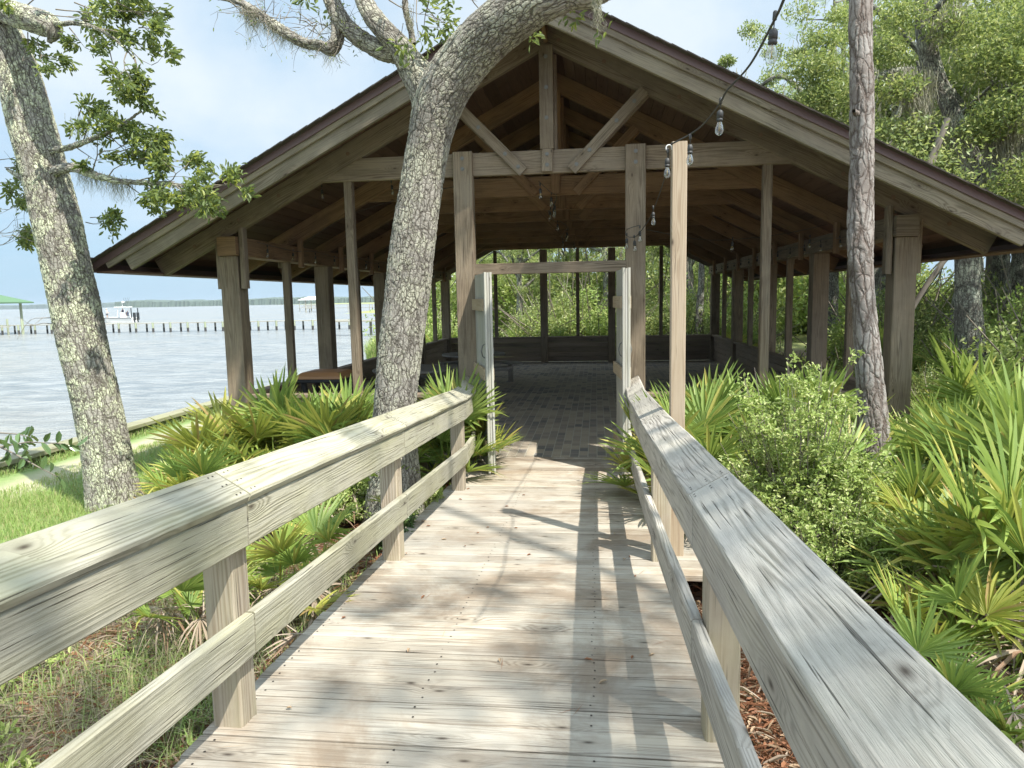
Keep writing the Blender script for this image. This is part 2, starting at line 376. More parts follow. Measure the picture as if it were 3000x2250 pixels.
def barkmat(name, ridge, ridge2, crack, scale=34., zs=.5, disp=.014, lichen=.5, lc=(.42, .44, .27), plate=False, rr=(.55,)):
    m, nt, p = newmat(name)
    bc = attr(nt, 'bc').outputs['Vector']
    wv = noi(nt, bc, 9, 3, .6, out=1)
    v0 = vmth(nt, 'ADD', bc, vmth(nt, 'MULTIPLY', vmth(nt, 'SUBTRACT', wv, (.5, .5, .5)), (.05, .05, .09)))
    v1 = vmth(nt, 'MULTIPLY', v0, (1, 1, zs))
    e = nd(nt, 'ShaderNodeTexVoronoi', {'Vector': v1, 'Scale': scale}, feature='DISTANCE_TO_EDGE').outputs[0]
    v2 = vmth(nt, 'MULTIPLY', v0, (1, 1, zs*.42))
    e2 = nd(nt, 'ShaderNodeTexVoronoi', {'Vector': v2, 'Scale': scale*.62}, feature='DISTANCE_TO_EDGE').outputs[0]
    cellc = nd(nt, 'ShaderNodeTexVoronoi', {'Vector': v1, 'Scale': scale}).outputs['Color']
    cs = nd(nt, 'ShaderNodeSeparateColor', {0: cellc}).outputs[0]
    fine = noi(nt, v1, scale*3.2, 5, .7)
    big = noi(nt, bc, 6., 4, .6)
    amt = ramp(nt, noi(nt, bc, 11., 4, .6), [(.32, .25), (.62, 1.0)])
    ck1 = ramp(nt, mth(nt, 'MULTIPLY_ADD', fine, .16, mth(nt, 'SUBTRACT', e, .07)), [(.0, 0.0), (.08, .7), (.17, 1.0)])
    ck1 = mth(nt, 'SUBTRACT', 1.0, mth(nt, 'MULTIPLY', mth(nt, 'SUBTRACT', 1.0, ck1), amt))
    ck2 = ramp(nt, mth(nt, 'MULTIPLY_ADD', fine, .14, mth(nt, 'SUBTRACT', e2, .055)), [(.0, 0.0), (.06, .6), (.14, 1.0)])
    ck = mth(nt, 'MULTIPLY', ck1, ck2)
    c = mixc(nt, cs, ridge, ridge2)
    c = mixc(nt, mth(nt, 'MULTIPLY', fine, .6), c, tuple(x*.62 for x in ridge))
    c = mixc(nt, mth(nt, 'MULTIPLY', ramp(nt, noi(nt, bc, 2.6, 4, .6), [(.42, 0.0), (.62, 1.0)]), .45), c, tuple(x*.55 for x in ridge2))
    lm = noi(nt, bc, 5.5, 5, .65)
    lf = noi(nt, bc, 42., 4, .75)
    li = mth(nt, 'MULTIPLY', ramp(nt, mth(nt, 'MULTIPLY_ADD', lf, .55, mth(nt, 'MULTIPLY', lm, .75)), [(.62, 0.0), (.70, 1.0)]), lichen)
    c = mixc(nt, li, c, mixc(nt, big, lc, tuple(min(1, x*1.25) for x in lc)))
    c = mixc(nt, mth(nt, 'SUBTRACT', 1.0, ck), c, crack)
    nt.links.new(c, p.inputs['Base Color']); p.inputs['Roughness'].default_value = .92; p.inputs['Specular IOR Level'].default_value = .12
    h = mth(nt, 'MULTIPLY_ADD', fine, .35, mth(nt, 'MULTIPLY', ck, mth(nt, 'MULTIPLY_ADD', cs, .45, .65)))
    h = mth(nt, 'MULTIPLY_ADD', li, .25, h)
    dp = nd(nt, 'ShaderNodeDisplacement', {'Height': h, 'Midlevel': .6, 'Scale': disp})
    nt.links.new(dp.outputs[0], nt.nodes['Material Output'].inputs['Displacement'])
    m.displacement_method = 'BOTH'
    return m
B_oak = barkmat('oak_bark', (.40, .375, .33), (.28, .26, .225), (.075, .065, .053), 44, .55, .009, .6, (.42, .42, .32))
B_oakA = barkmat('oak_bark_lichen', (.41, .39, .34), (.30, .28, .24), (.085, .072, .06), 42, .5, .011, .95, (.50, .52, .37))
B_pine = barkmat('pine_bark', (.34, .305, .28), (.25, .215, .19), (.10, .075, .062), 22, .34, .010, .3, (.42, .42, .40))
B_far = simple('far_bark', (.17, .15, .125), .95, 0, .5, sc=8)
B_farL = barkmat('far_bark_lichen', (.25, .24, .21), (.16, .15, .13), (.05, .045, .04), 26, .5, .008, .75, (.40, .42, .34))

# ------------------------------------------------------------------ ground, water
def fbm(x, y, s, o=0.0):
    return (np.sin(x*s*1.7+o+1.3*np.sin(y*s*1.1+o))+np.sin(y*s*2.3+2*o+1.1*np.sin(x*s*1.9+1))+.5*np.sin((x+y)*s*4.1+o)+.5*np.sin((x-y)*s*5.3+3*o))/3.0
def rampz(y): return np.maximum(0.0, .055*(6.2-np.asarray(y, float)))
SH = np.array([(-60, -7.0), (22, -7.0), (26, -8.6), (30, -10.2), (40, -12.6), (52, -13.0), (66, -16.), (80, -20), (107, -24), (180, -60), (400, -70), (900, -300), (3000, -1400)], float)
def shore(y): return np.interp(y, SH[:, 0], SH[:, 1])
def ground_h(x, y):
    x = np.asarray(x, float); y = np.asarray(y, float)
    near = np.exp(-((np.clip(np.abs(x+.4)-1.2, 0, 99))/1.8)**2)
    base = -.30+near*(rampz(np.clip(y, -3, 9))+.12)*np.clip((9-y)/2, 0, 1)*np.clip((y+8)/4, 0, 1)
    base = base+.025*fbm(x, y, 1.1)+.012*fbm(x, y, 4.0, 2.)
    base = np.where(x > 3, base+.06*np.clip(x-3, 0, 3), base)
    inside = (x > -4.4) & (x < 3.4) & (y > 6.7) & (y < 18.3)
    base = np.where(inside, np.minimum(base, -.2), base)
    s = shore(y); slope = np.where(y < 22, .12, 3.0)
    t = np.clip((x-s)/slope, 0, 1)
    return np.where(x < s, -2.6, -1.35+(base+1.35)*np.sqrt(t))
xs = np.unique(np.concatenate([np.arange(-40, -8, 1.0), np.arange(-8, -6.5, .1), np.arange(-6.5, 6, .12), np.arange(6, 20, .5), np.arange(20, 60, 4), np.geomspace(60, 5000, 14), -np.geomspace(40, 5000, 16)]))
ys = np.unique(np.concatenate([-np.geomspace(6, 3000, 10), np.arange(-6, 10, .12), np.arange(10, 30, .4), np.arange(30, 110, 2), np.geomspace(110, 5000, 22)]))
X, Y = np.meshgrid(xs, ys); Z = ground_h(X, Y)
nx, ny = len(xs), len(ys)
idx = np.arange(nx*ny).reshape(ny, nx)
Q = np.stack([idx[:-1, :-1], idx[:-1, 1:], idx[1:, 1:], idx[1:, :-1]], -1).reshape(-1, 4)
gm, nt, p = newmat('ground')
tcg = nd(nt, 'ShaderNodeTexCoord').outputs['Object']
g1 = noi(nt, tcg, .9, 6, .65); g2 = noi(nt, tcg, 14, 5, .7); g3 = noi(nt, tcg, 70, 4, .7)
soil = mixc(nt, g3, (.12, .075, .05), (.27, .21, .16))
soil = mixc(nt, ramp(nt, g2, [(.45, 0.0), (.6, 1.0)]), soil, (.20, .14, .10))
grassc = mixc(nt, g2, (.12, .19, .05), (.24, .33, .11))
sx = nd(nt, 'ShaderNodeSeparateXYZ', {0: tcg})
fx = mth(nt, 'MULTIPLY_ADD', g1, 1.6, mth(nt, 'MULTIPLY', sx.outputs[0], -1.0))      # lawn towards the water
gl1 = ramp(nt, mth(nt, 'MULTIPLY', fx, .1), [(.36, 0.0), (.42, 1.0)])
far = ramp(nt, mth(nt, 'MULTIPLY_ADD', g1, .03, mth(nt, 'MULTIPLY', sx.outputs[1], .01)), [(.23, 0.0), (.25, 1.0)])
sand = mixc(nt, g3, (.42, .36, .26), (.55, .49, .38))
sm = mth(nt, 'MULTIPLY', ramp(nt, mth(nt, 'ADD', mth(nt, 'MULTIPLY', sx.outputs[0], -.1), mth(nt, 'MULTIPLY', g1, .06)), [(.60, 0.0), (.62, 1.0), (.66, 1.0), (.69, 0.0)]), .7)
c = mixc(nt, gl1, soil, grassc); c = mixc(nt, sm, c, sand); c = mixc(nt, far, c, mixc(nt, g1, (.20, .24, .08), (.34, .35, .14)))
nt.links.new(c, p.inputs['Base Color']); p.inputs['Roughness'].default_value = .95
b = nd(nt, 'ShaderNodeBump', {'Height': g3, 'Strength': .6, 'Distance': .02}); nt.links.new(b.outputs[0], p.inputs['Normal'])
tag(obj('ground', mesh_np('ground', np.stack([X, Y, Z], -1).reshape(-1, 3), Q, gm, smooth=True)), kind='structure')

wm, nt, p = newmat('bay_water')
tw = nd(nt, 'ShaderNodeTexCoord').outputs['Object']
tv = vmth(nt, 'MULTIPLY', tw, (.55, 1.25, 1)); rot = nd(nt, 'ShaderNodeVectorRotate', {'Vector': tv, 'Angle': .45}, rotation_type='Z_AXIS').outputs[0]
w1 = noi(nt, rot, 1.1, 5, .62, dist=.6); w2 = noi(nt, rot, 6., 4, .65); w0 = noi(nt, rot, .06, 3, .5)
col = mixc(nt, ramp(nt, w1, [(.35, 0.0), (.65, 1.0)]), (.15, .17, .18), (.31, .325, .32)); col = mixc(nt, ramp(nt, w0, [(.4, 0.0), (.6, .5)]), col, (.30, .285, .245))
nt.links.new(col, p.inputs['Base Color']); p.inputs['Roughness'].default_value = .22; p.inputs['Specular IOR Level'].default_value = .6
hh = mth(nt, 'MULTIPLY_ADD', w1, 1.0, mth(nt, 'MULTIPLY', w2, .22))
b = nd(nt, 'ShaderNodeBump', {'Height': hh, 'Strength': 1.0, 'Distance': .42}); nt.links.new(b.outputs[0], p.inputs['Normal'])
wx = np.unique(np.concatenate([-np.geomspace(6, 6000, 260), [-5, 3000]])); wy = np.unique(np.concatenate([np.arange(-10, 10, .6), np.geomspace(10, 6000, 200), [-2000, -300, -60, -20]]))
X, Y = np.meshgrid(wx, wy); dist = np.hypot(X, Y)
Z = -1.3+.035*(np.sin(X*1.9+Y*.9+np.sin(Y*.7)*1.5)+np.sin(X*.8-Y*1.7+2*np.sin(X*.33)))*np.exp(-dist/45)
idx = np.arange(X.size).reshape(X.shape)
Q = np.stack([idx[:-1, :-1], idx[:-1, 1:], idx[1:, 1:], idx[1:, :-1]], -1).reshape(-1, 4)
tag(obj('water', mesh_np('water', np.stack([X, Y, Z], -1).reshape(-1, 3), Q, wm, smooth=True)), kind='structure')

# seawall: timber cap and boards with piles
sw = empty('seawall', (-7, 8, -.3), 'low timber seawall running along the water edge below the lawn', 'seawall')
mb = MB()
for k in range(-12, 7): mb.board((-7.0, 2.4*k-2, -.20), (-7.0, 2.4*k+.39, -.20), .26, .06, c=.006)
mb.build('cap', W['seawall'], sw)
mb = MB()
for k in range(-12, 7):
    for j in range(4): mb.board((-7.02, 2.4*k-2, -.33-.22*j), (-7.02, 2.4*k+.4, -.33-.22*j), .06, .21)
mb.build('face_boards', W['seawall'], sw)

# ------------------------------------------------------------------ boardwalk
mb = MB(); PW = .128
y = -1.2; k = 0
while y < 7.05:
    w = min(PW, 7.055-y); z0 = float(rampz(y)); z1 = float(rampz(y+w))
    e0 = random.uniform(-.008, .008); e1 = random.uniform(-.010, .010); x1 = .452
    if 3.55 < y < 5.0: x1 = .98
    if y > 6.3: x1 = .62
    zm = (z0+z1)/2-.018+random.uniform(-.002, .002)
    mb.board((-1.262+e0, y+w/2, zm), (x1+e1, y+w/2, zm+random.uniform(-.001, .001)), w-.0075, .036, up=(0, -(z1-z0)/w, 1), c=.004)
    y += w; k += 1
nb = mb; nb.mi = 1; y = -1.2
while y < 7.0:
    w = min(PW, 7.055-y)
    for x in (-1.2, -.62, -.02, .40):
        for q in (.25, .75):
            yy = y+w*q; z = float(rampz(yy)); xx = x+random.uniform(-.008, .008)
            r = .0042; V = [(xx+r*math.cos(a), yy+r*math.sin(a), z+.0016) for a in [i*1.047 for i in range(6)]]
            nb.add(V, [tuple(range(6))], [(0, 0, 0)]*6, 0)
    y += w
bo = tag(obj('boardwalk', mb.mesh('boardwalk', [W['deck'], nail_m])), kind='structure')
mb = MB()
for x in (-1.18, -.6, 0, .36):
    mb.board((x, -1.2, float(rampz(-1.2))-.115), (x, 6.2, -.115), .045, .14); mb.board((x, 6.2, -.115), (x, 7.02, -.115), .045, .14)
mb.board((.95, 3.6, .02), (.95, 5.0, -.06), .045, .14)
mb.build('joist', W['post'], bo)

# rails
def rail(name, label, side, mat, xin, segs, wid, posts):
    """side -1 left, +1 right; xin = inner face of the rail boards; cap boards tilt up outwards"""
    root = empty(name, (xin, 3.6, .13), label, 'handrail')
    for (y, px) in posts:
        m_ = MB(); z = float(rampz(y)); xc = px
        m_.board((xc, y, -.42), (xc, y, z+.70), .102, .102, up=(0, 1, 0), c=.006)
        m_.build('post', W['post'], root)
    for (ya, yb, xa, xb, w_) in segs:
        za = float(rampz(ya)) if ya < 6.2 else 0; zb = float(rampz(yb)) if yb < 6.2 else 0
        g = .004
        m_ = MB(); m_.board((xa+side*.018, ya+g, za+.672), (xb+side*.018, yb-g, zb+.672), .036, .142, c=.006, nseg=4, wob=.0015)
        m_.build('rail_board', mat, root)
        tl = R_(30)
        c0 = Vector((xa+side*(.5*w_*math.cos(tl)-.010), ya+g, za+.757+.5*w_*math.sin(tl))); c1 = Vector((xb+side*(.5*w_*math.cos(tl)-.010), yb-g, zb+.757+.5*w_*math.sin(tl)))
        m_ = MB(); m_.board(c0, c1, w_, .036, up=(-side*math.sin(tl), 0, math.cos(tl)), c=.007, nseg=6, wob=.0018)
        # nails at both ends of the cap
        m_.mi = 1
        for cc, s_ in ((c0, 1), (c1, -1)):
            for q in (-.35, .0, .35):
                for dy in (.03, .055):
                    n_ = Vector((-side*math.sin(tl), 0, math.cos(tl))); t_ = Vector((math.cos(tl), 0, side*math.sin(tl)))
                    pp = cc+t_*(w_*q)+Vector((0, s_*dy, 0))+n_*.0192+Vector((0, 0, (zb-za)/(yb-ya)*s_*dy))
                    a_ = t_.normalized()*.0035; b_ = Vector((0, .0035, 0))
                    m_.add([tuple(pp+a_*math.cos(i*1.047)+b_*math.sin(i*1.047)) for i in range(6)], [tuple(range(6))], [(0, 0, 0)]*6, 0)
        m_.build('rail_cap', [mat, nail_m], root)
        m_ = MB(); m_.board((xa+side*.018, ya+g, za+.305), (xb+side*.018, yb-g, zb+.305), .036, .142, c=.006, nseg=4, wob=.0015)
        m_.build('lower_rail', mat, root)
    return root
rail('handrail', 'left handrail of the boardwalk, yellow-green tinged boards on square posts, on the water side', -1, W['railL'], -1.092,
     [(-1.1, 2.09, -1.205, -1.112, .148), (2.09, 3.84, -1.112, -1.078, .148), (3.84, 5.62, -1.078, -1.055, .148), (5.62, 6.25, -1.055, -1.10, .148), (6.25, 7.03, -1.10, -1.21, .148)],
     .14, [(.3, -1.25), (2.09, -1.200), (3.84, -1.168), (5.68, -1.145)])
rail('handrail', 'right handrail of the boardwalk, silver-grey cracked boards, beside the dense palmettos', 1, W['railR'], .262,
     [(-1.1, 2.15, .325, .288, .150), (2.15, 3.92, .288, .262, .150), (3.92, 5.66, .262, .258, .150), (5.66, 6.9, .258, .285, .150)],
     .14, [(.3, .40), (2.15, .378), (3.93, .352), (5.7, .348)])

# ------------------------------------------------------------------ pavilion
XC = -.464; YF = 7.08; YB = 17.92
PAV = empty('pavilion', (XC, YF, 0), 'large open timber picnic pavilion with brown shingled gable roof at the end of the boardwalk', 'pavilion')
PY = [7.08, 9.6, 12.25, 14.95, 17.72]                 # front faces of the wall posts
TY = [7.10, 8.60, 10.02, 11.43, 12.85, 14.28, 15.66, 17.10, 17.76]
SL = .51
def U(x, apex=3.985): return apex-SL*abs(x-XC)      # underside of the rafters
XE = 4.10                                             # half span of rafters
for i, y in enumerate(PY):
    for s in (-1, 1):
        m_ = MB(); xc = XC+s*3.33
        m_.box((xc-.1, y, -.5), (xc+.1, y+.2, 2.095), c=.008)
        po = m_.build('post', W['frame'], PAV)
for y in (YF, PY[-1]):
    for xc in (XC-.85+.02, XC+.85-.005):
        m_ = MB()
        if y == YF: m_.box((xc-.095, y-.03, -.5), (xc+.095, y+.09, 3.035), c=.006)
        else: m_.box((xc-.09, y, -.5), (xc+.09, y+.14, 2.79), c=.006)
        po = m_.build('post', W['frame'], PAV)
        if y == YF:
            bolts(po, metal, [(xc, y-.03, z) for z in (2.97, 2.87)])
# plates
for s in (-1, 1):
    m_ = MB(); xc = XC+s*3.31
    for a, b in ((7.02, 12.3), (12.3, 18.02)): m_.box((xc-.1, a+.003, 2.10), (xc+.1, b, 2.292), c=.006)
    m_.build('plate_beam', W['frame'] if s > 0 else W['inner'], PAV)
# trusses
def rafter(y, s, th, d, mat, apex=3.985, xe=XE, name='rafter', off=0.0):
    m_ = MB(); n = Vector((s*SL, 0, 1)).normalized()
    vd = d/n.z
    p0 = Vector((XC+s*.003, y, apex+off+vd/2)); p1 = Vector((XC+s*xe, y, U(XC+s*xe, apex)+off+vd/2))
    m_.board(p0, p1, th, d, up=n, c=.005, nseg=1)
    # plumb cut at the ridge: shear end vertices on to the centre plane
    V = m_.V[0]
    dx = (V[:, 0]-XC)*s
    sel = dx < .35
    V[sel, 2] += (dx[sel]-.002)*SL; V[sel, 0] = XC+s*.002
    return m_.build(name, mat, PAV)
for i, y in enumerate(TY):
    front = i == 0
    mat = W['frame'] if front else W['inner']
    for s in (-1, 1):
        r_ = rafter(y+.045, s, .085, .195, mat, xe=XE+random.uniform(-.02, .02))
        if front:
            bolts(r_, rustm, [(XC+s*t, y+.0025, U(XC+s*t)+.11) for t in (.12, .55, 1.25, 2.0, 2.75, 3.2, 3.7)])
    m_ = MB(); ty = y+.015 if front else y+.02
    m_.box((XC-2.30, ty, 2.808), (XC+2.30, ty+.055, 3.03), c=.005)
    t_ = m_.build('tie_beam', mat, PAV)
    if i == 8: continue
    m_ = MB(); ky = y-.015 if front else y-.012
    m_.box((XC-.067, ky+.10 if front else ky+.092, 2.93 if front else 2.85), (XC+.095, ky+.16, 3.93), c=.004)
    m_.box((XC-.067, ky-.02, 3.032), (XC+.067, ky+.098 if front else ky+.09, 3.985), c=.004)
    m_.box((XC-.054, ky-.018, 2.82), (XC+.054, ky+.026, 3.030), c=.004)
    k_ = m_.build('king_post', mat, PAV)
    if front:
        bolts(k_, metal, [(XC, ky-.0195, z) for z in (3.88, 3.6, 3.32, 2.98, 2.88)])
    for s in (-1, 1):
        m_ = MB()
        p0 = Vector((XC+s*.235, ky+.002, 2.825)); p1 = Vector((XC+s*.93, ky+.002, U(XC+s*.93)+.02))
        m_.board(p0, p1, .028, .105, up=(s, 0, -1), c=.004)
        p2 = p0+Vector((s*.20, .125, .20)); p3 = p1+Vector((s*.03, .125, .02))
        m_.board(p2, p3, .05, .105, up=(s, 0, -1), c=.004)
        d_ = m_.build('brace', mat, PAV)
        if front:
            bolts(d_, metal, [(p0.x+(p1.x-p0.x)*t, ky-.0125, p0.z+(p1.z-p0.z)*t) for t in (.07, .25, .62, .86)])
    # hangers either side of the plates
    for s in (-1, 1):
        atpost = any(abs(y-p_) < .25 for p_ in PY)
        for q in (-1, 1):
            m_ = MB(); x = XC+s*3.31+q*.129; zb_ = 1.76 if atpost else 2.04
            ztop = U(x)+.02
            m_.box((x-.028, y-.055 if not front else y-.02, zb_), (x+.028, y+.035 if not front else y+.08, ztop), c=.012)
            m_.build('hanger', mat if q*s < 0 else W['frame'], PAV)
# ridge board
m_ = MB(); m_.box((XC-.02, 6.5, 4.02), (XC+.02, 18.5, 4.19), c=.003); m_.build('ridge_beam', W['inner'], PAV)
# roof sheathing, shingles, barge boards, fascia
Y0R, Y1R = 6.42, 18.75
roof = bpy.data.objects.new('roof', None); link(roof, PAV); roof.location = Vector((0, 0, 4.2))
m_ = MB(); nrm = math.sqrt(1+SL*SL)
for s in (-1, 1):
    k = 0; pw = .135; tt = .0; n = Vector((s*SL, 0, 1)).normalized(); dn = Vector((s, 0, -SL)).normalized()
    top = Vector((XC, 0, 3.985+.195*nrm))
    while tt < 4.72:
        c_ = top+dn*(tt+pw/2)+n*.011
        m_.board((c_.x, Y0R, c_.z), (c_.x, Y1R, c_.z), pw-.004, .020, up=n, c=.002)
        tt += pw
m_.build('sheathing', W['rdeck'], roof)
m_ = MB()
for s in (-1, 1):
    n = Vector((s*SL, 0, 1)).normalized(); dn = Vector((s, 0, -SL)).normalized(); top = Vector((XC, 0, 3.985+.195*nrm))
    tt = 4.80
    while tt > -.02:
        a_ = R_(2.2)*s; n2 = Matrix.Rotation(a_, 3, 'Y') @ n; d2 = Matrix.Rotation(a_, 3, 'Y') @ dn
        c_ = top+dn*tt+n*.034
        yy = Y0R-.09; L_ = random.uniform(-.004, .004)
        m_.board((c_.x, yy+L_, c_.z), (c_.x, Y1R+.09+L_, c_.z), .17, .010, up=n2, c=.001)
        tt -= .14
m_.box((XC-.07, Y0R-.09, 4.262), (XC+.07, Y1R+.09, 4.285))
m_.build('shingles', shingle_m, roof)
for yb_, sg in ((6.47, -1), (18.70, 1)):
    for s in (-1, 1):
        xe = 4.02
        r_ = rafter(yb_, s, .045, .175, W['barge'], xe=xe, name='barge_board', off=-.005)
        if sg < 0: bolts(r_, metal, [(XC+s*.08, yb_-.0235, U(XC+s*.08)+.12)])
        rafter(yb_+sg*.038, s, .030, .095, W['barge'], xe=4.22, name='trim_board', off=.125)
        rafter(yb_+sg*.062, s, .014, .088, fascia_m, xe=4.36, name='rake_fascia', off=.182)
for s in (-1, 1):
    m_ = MB(); x = XC+s*4.36; m_.box((x-.012, Y0R-.055, 1.93), (x+.012, Y1R+.055, 2.075), c=.002); m_.build('eave_fascia', fascia_m, roof)
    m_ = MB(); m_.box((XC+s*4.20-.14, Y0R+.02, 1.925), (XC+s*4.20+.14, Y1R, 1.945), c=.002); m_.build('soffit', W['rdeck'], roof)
# low walls
def wall_run(p, q, sill=.62, name='low_wall'):
    m_ = MB(); p = Vector(p); q = Vector(q); n = 5; h = (sill-.03)/n; d = (q-p).normalized(); side = Vector((0, 0, 1)).cross(d)
    for k in range(n):
        m_.board(p+Vector((0, 0, .02+h*(k+.5))), q+Vector((0, 0, .02+h*(k+.5))), .03, h-.004, c=.004)
    w_ = m_.build(name, W['wall'], PAV)
    m_ = MB(); m_.board(p+Vector((0, 0, sill)), q+Vector((0, 0, sill)), .13, .04, c=.005); m_.build('sill', W['wall'], w_)
for s in (-1, 1):
    for a, b in zip(PY[:-1], PY[1:]):
        x = XC+s*3.31; wall_run((x, a+.205, 0), (x, b-.005, 0))
        m_ = MB(); ym = (a+.2+b)/2; m_.box((x-.045, ym-.038, .642), (x+.045, ym+.038, 2.098), c=.005); m_.build('stud', W['frame'], PAV)
for yy in (YF+.10, 17.82):
    ps = [XC-3.22, XC-.93, XC-.74, XC+.76, XC+.95, XC+3.22]
    runs = [(ps[0], ps[1]), (ps[4], ps[5])]+([(ps[2], ps[3])] if yy > 10 else [])
    for a, b in runs:
        wall_run((a, yy, 0), (b, yy, 0))
        xm = (a+b)/2
        if yy < 10: xm = XC-2.03 if xm < XC else XC+2.085
        elif abs(xm-XC) > 1: xm = XC+(2.04 if xm > XC else -2.04)
        m_ = MB(); zt = min(U(xm)+.01, 2.81) if yy < 10 else min(2.80, U(xm)); m_.box((xm-.042, yy-.05, .642), (xm+.042, yy+.04, zt), c=.005); m_.build('stud', W['frame'], PAV)
# door frame and the two open plank doors
m_ = MB(); m_.box((XC-.745, YF-.025, 1.842), (XC+.755, YF+.015, 1.95), c=.005); m_.build('door_header', W['batten'] if False else W['frame'], PAV)
m_ = MB(); m_.box((XC-.735, YF-.028, 0.0), (XC-.70, YF+.06, 1.838), c=.003); m_.build('door_stop', W['batten'], PAV)
def door(hx, ox, oy, zt, sgn):
    h0 = Vector((hx, YF-.04, 0)); o0 = Vector((ox, oy, 0)); d = (o0-h0); L = d.length; d.normalize(); side = d.cross(Vector((0, 0, 1)))
    m_ = MB(); n = 5; w_ = L/n
    for k in range(n):
        c_ = h0+d*(w_*(k+.5)); m_.board(c_+Vector((0, 0, .03)), c_+Vector((0, 0, zt)), .022, w_-.003, up=d, c=.003)
    D = m_.build('door', W['door'], PAV)
    m_ = MB()
    m_.board(h0+d*(L-.02)+side*.024+Vector((0, 0, .015)), h0+d*(L-.02)+side*.024+Vector((0, 0, zt+.003)), .022, .05, up=d, c=.003)
    m_.board(h0+d*(L-.02)-side*.024+Vector((0, 0, .015)), h0+d*(L-.02)-side*.024+Vector((0, 0, zt+.003)), .022, .05, up=d, c=.003)
    m_.build('edge_strip', W['door'], D)
    for z in (.25, .92, 1.55):
        m_ = MB(); a_ = h0+d*.03; b_ = h0+d*(L-.05)
        for q in (-1, 1):
            m_.board(a_+side*q*.036+Vector((0, 0, z)), b_+side*q*.036+Vector((0, 0, z)), .022, .11, c=.003)
        m_.build('batten', W['batten'], D)
    m_ = MB()
    for q in (-1, 1):
        c_ = h0+d*(L-.11)
        m_.tube([c_+side*q*.014+Vector((0, 0, 1.06)), c_+side*q*.045+Vector((0, 0, 1.08)), c_+side*q*.058+Vector((0, 0, 1.13)), c_+side*q*.045+Vector((0, 0, 1.18)), c_+side*q*.014+Vector((0, 0, 1.20))], .006, 6)
    m_.build('handle', metal, D, smooth=True)
    m_ = MB(); m_.tube([h0+Vector((0, 0, .2)), h0+Vector((0, 0, .32))], .012, 8); m_.tube([h0+Vector((0, 0, 1.5)), h0+Vector((0, 0, 1.62))], .012, 8); m_.build('hinge', rustm, D)
door(XC-.725, -.955, 6.30, 1.835, -1)
door(.205, .262, 6.30, 1.845, 1)
# brick floor
fm, nt, p = newmat('brick_pavers')
tf = nd(nt, 'ShaderNodeTexCoord').outputs['Object']; sx = nd(nt, 'ShaderNodeSeparateXYZ', {0: tf})
uv = nd(nt, 'ShaderNodeCombineXYZ', {0: sx.outputs[1], 1: sx.outputs[0], 2: 0})
bk = nd(nt, 'ShaderNodeTexBrick', {'Vector': uv.outputs[0], 'Scale': 1.0, 'Mortar Size': .0045, 'Mortar Smooth': .2, 'Brick Width': .19, 'Row Height': .092, 'Bias': 0.0, 'Color1': (0, 0, 0, 1), 'Color2': (1, 1, 1, 1), 'Mortar': (.5, .5, .5, 1)}, offset=.5)
n1 = noi(nt, tf, 55, 5, .7); n2 = noi(nt, vmth(nt, 'MULTIPLY', tf, (.5, 1.6, 1)), 1.0, 3, .6)
f = mth(nt, 'ADD', mth(nt, 'MULTIPLY', nd(nt, 'ShaderNodeSeparateColor', {0: bk.outputs['Color']}).outputs[0], .38), mth(nt, 'MULTIPLY', n2, .95))
c = ramp(nt, f, [(.0, (.14, .14, .145)), (.42, (.20, .195, .19)), (.55, (.32, .285, .24)), (.70, (.44, .375, .29)), (.9, (.52, .45, .34))])
c = mixc(nt, mth(nt, 'MULTIPLY', n1, .4), c, (.10, .09, .08))
c = mixc(nt, bk.outputs['Fac'], c, (.44, .42, .34))
nt.links.new(c, p.inputs['Base Color']); p.inputs['Roughness'].default_value = .8; p.inputs['Specular IOR Level'].default_value = .3
b = nd(nt, 'ShaderNodeBump', {'Height': mth(nt, 'MULTIPLY_ADD', n1, .25, mth(nt, 'SUBTRACT', 1.0, bk.outputs['Fac'])), 'Strength': .6, 'Distance': .004}); nt.links.new(b.outputs[0], p.inputs['Normal'])
m_ = MB(); m_.box((XC-3.35, 7.062, -.25), (XC+3.35, 17.95, 0.002), c=.001); m_.build('brick_floor', fm, PAV)

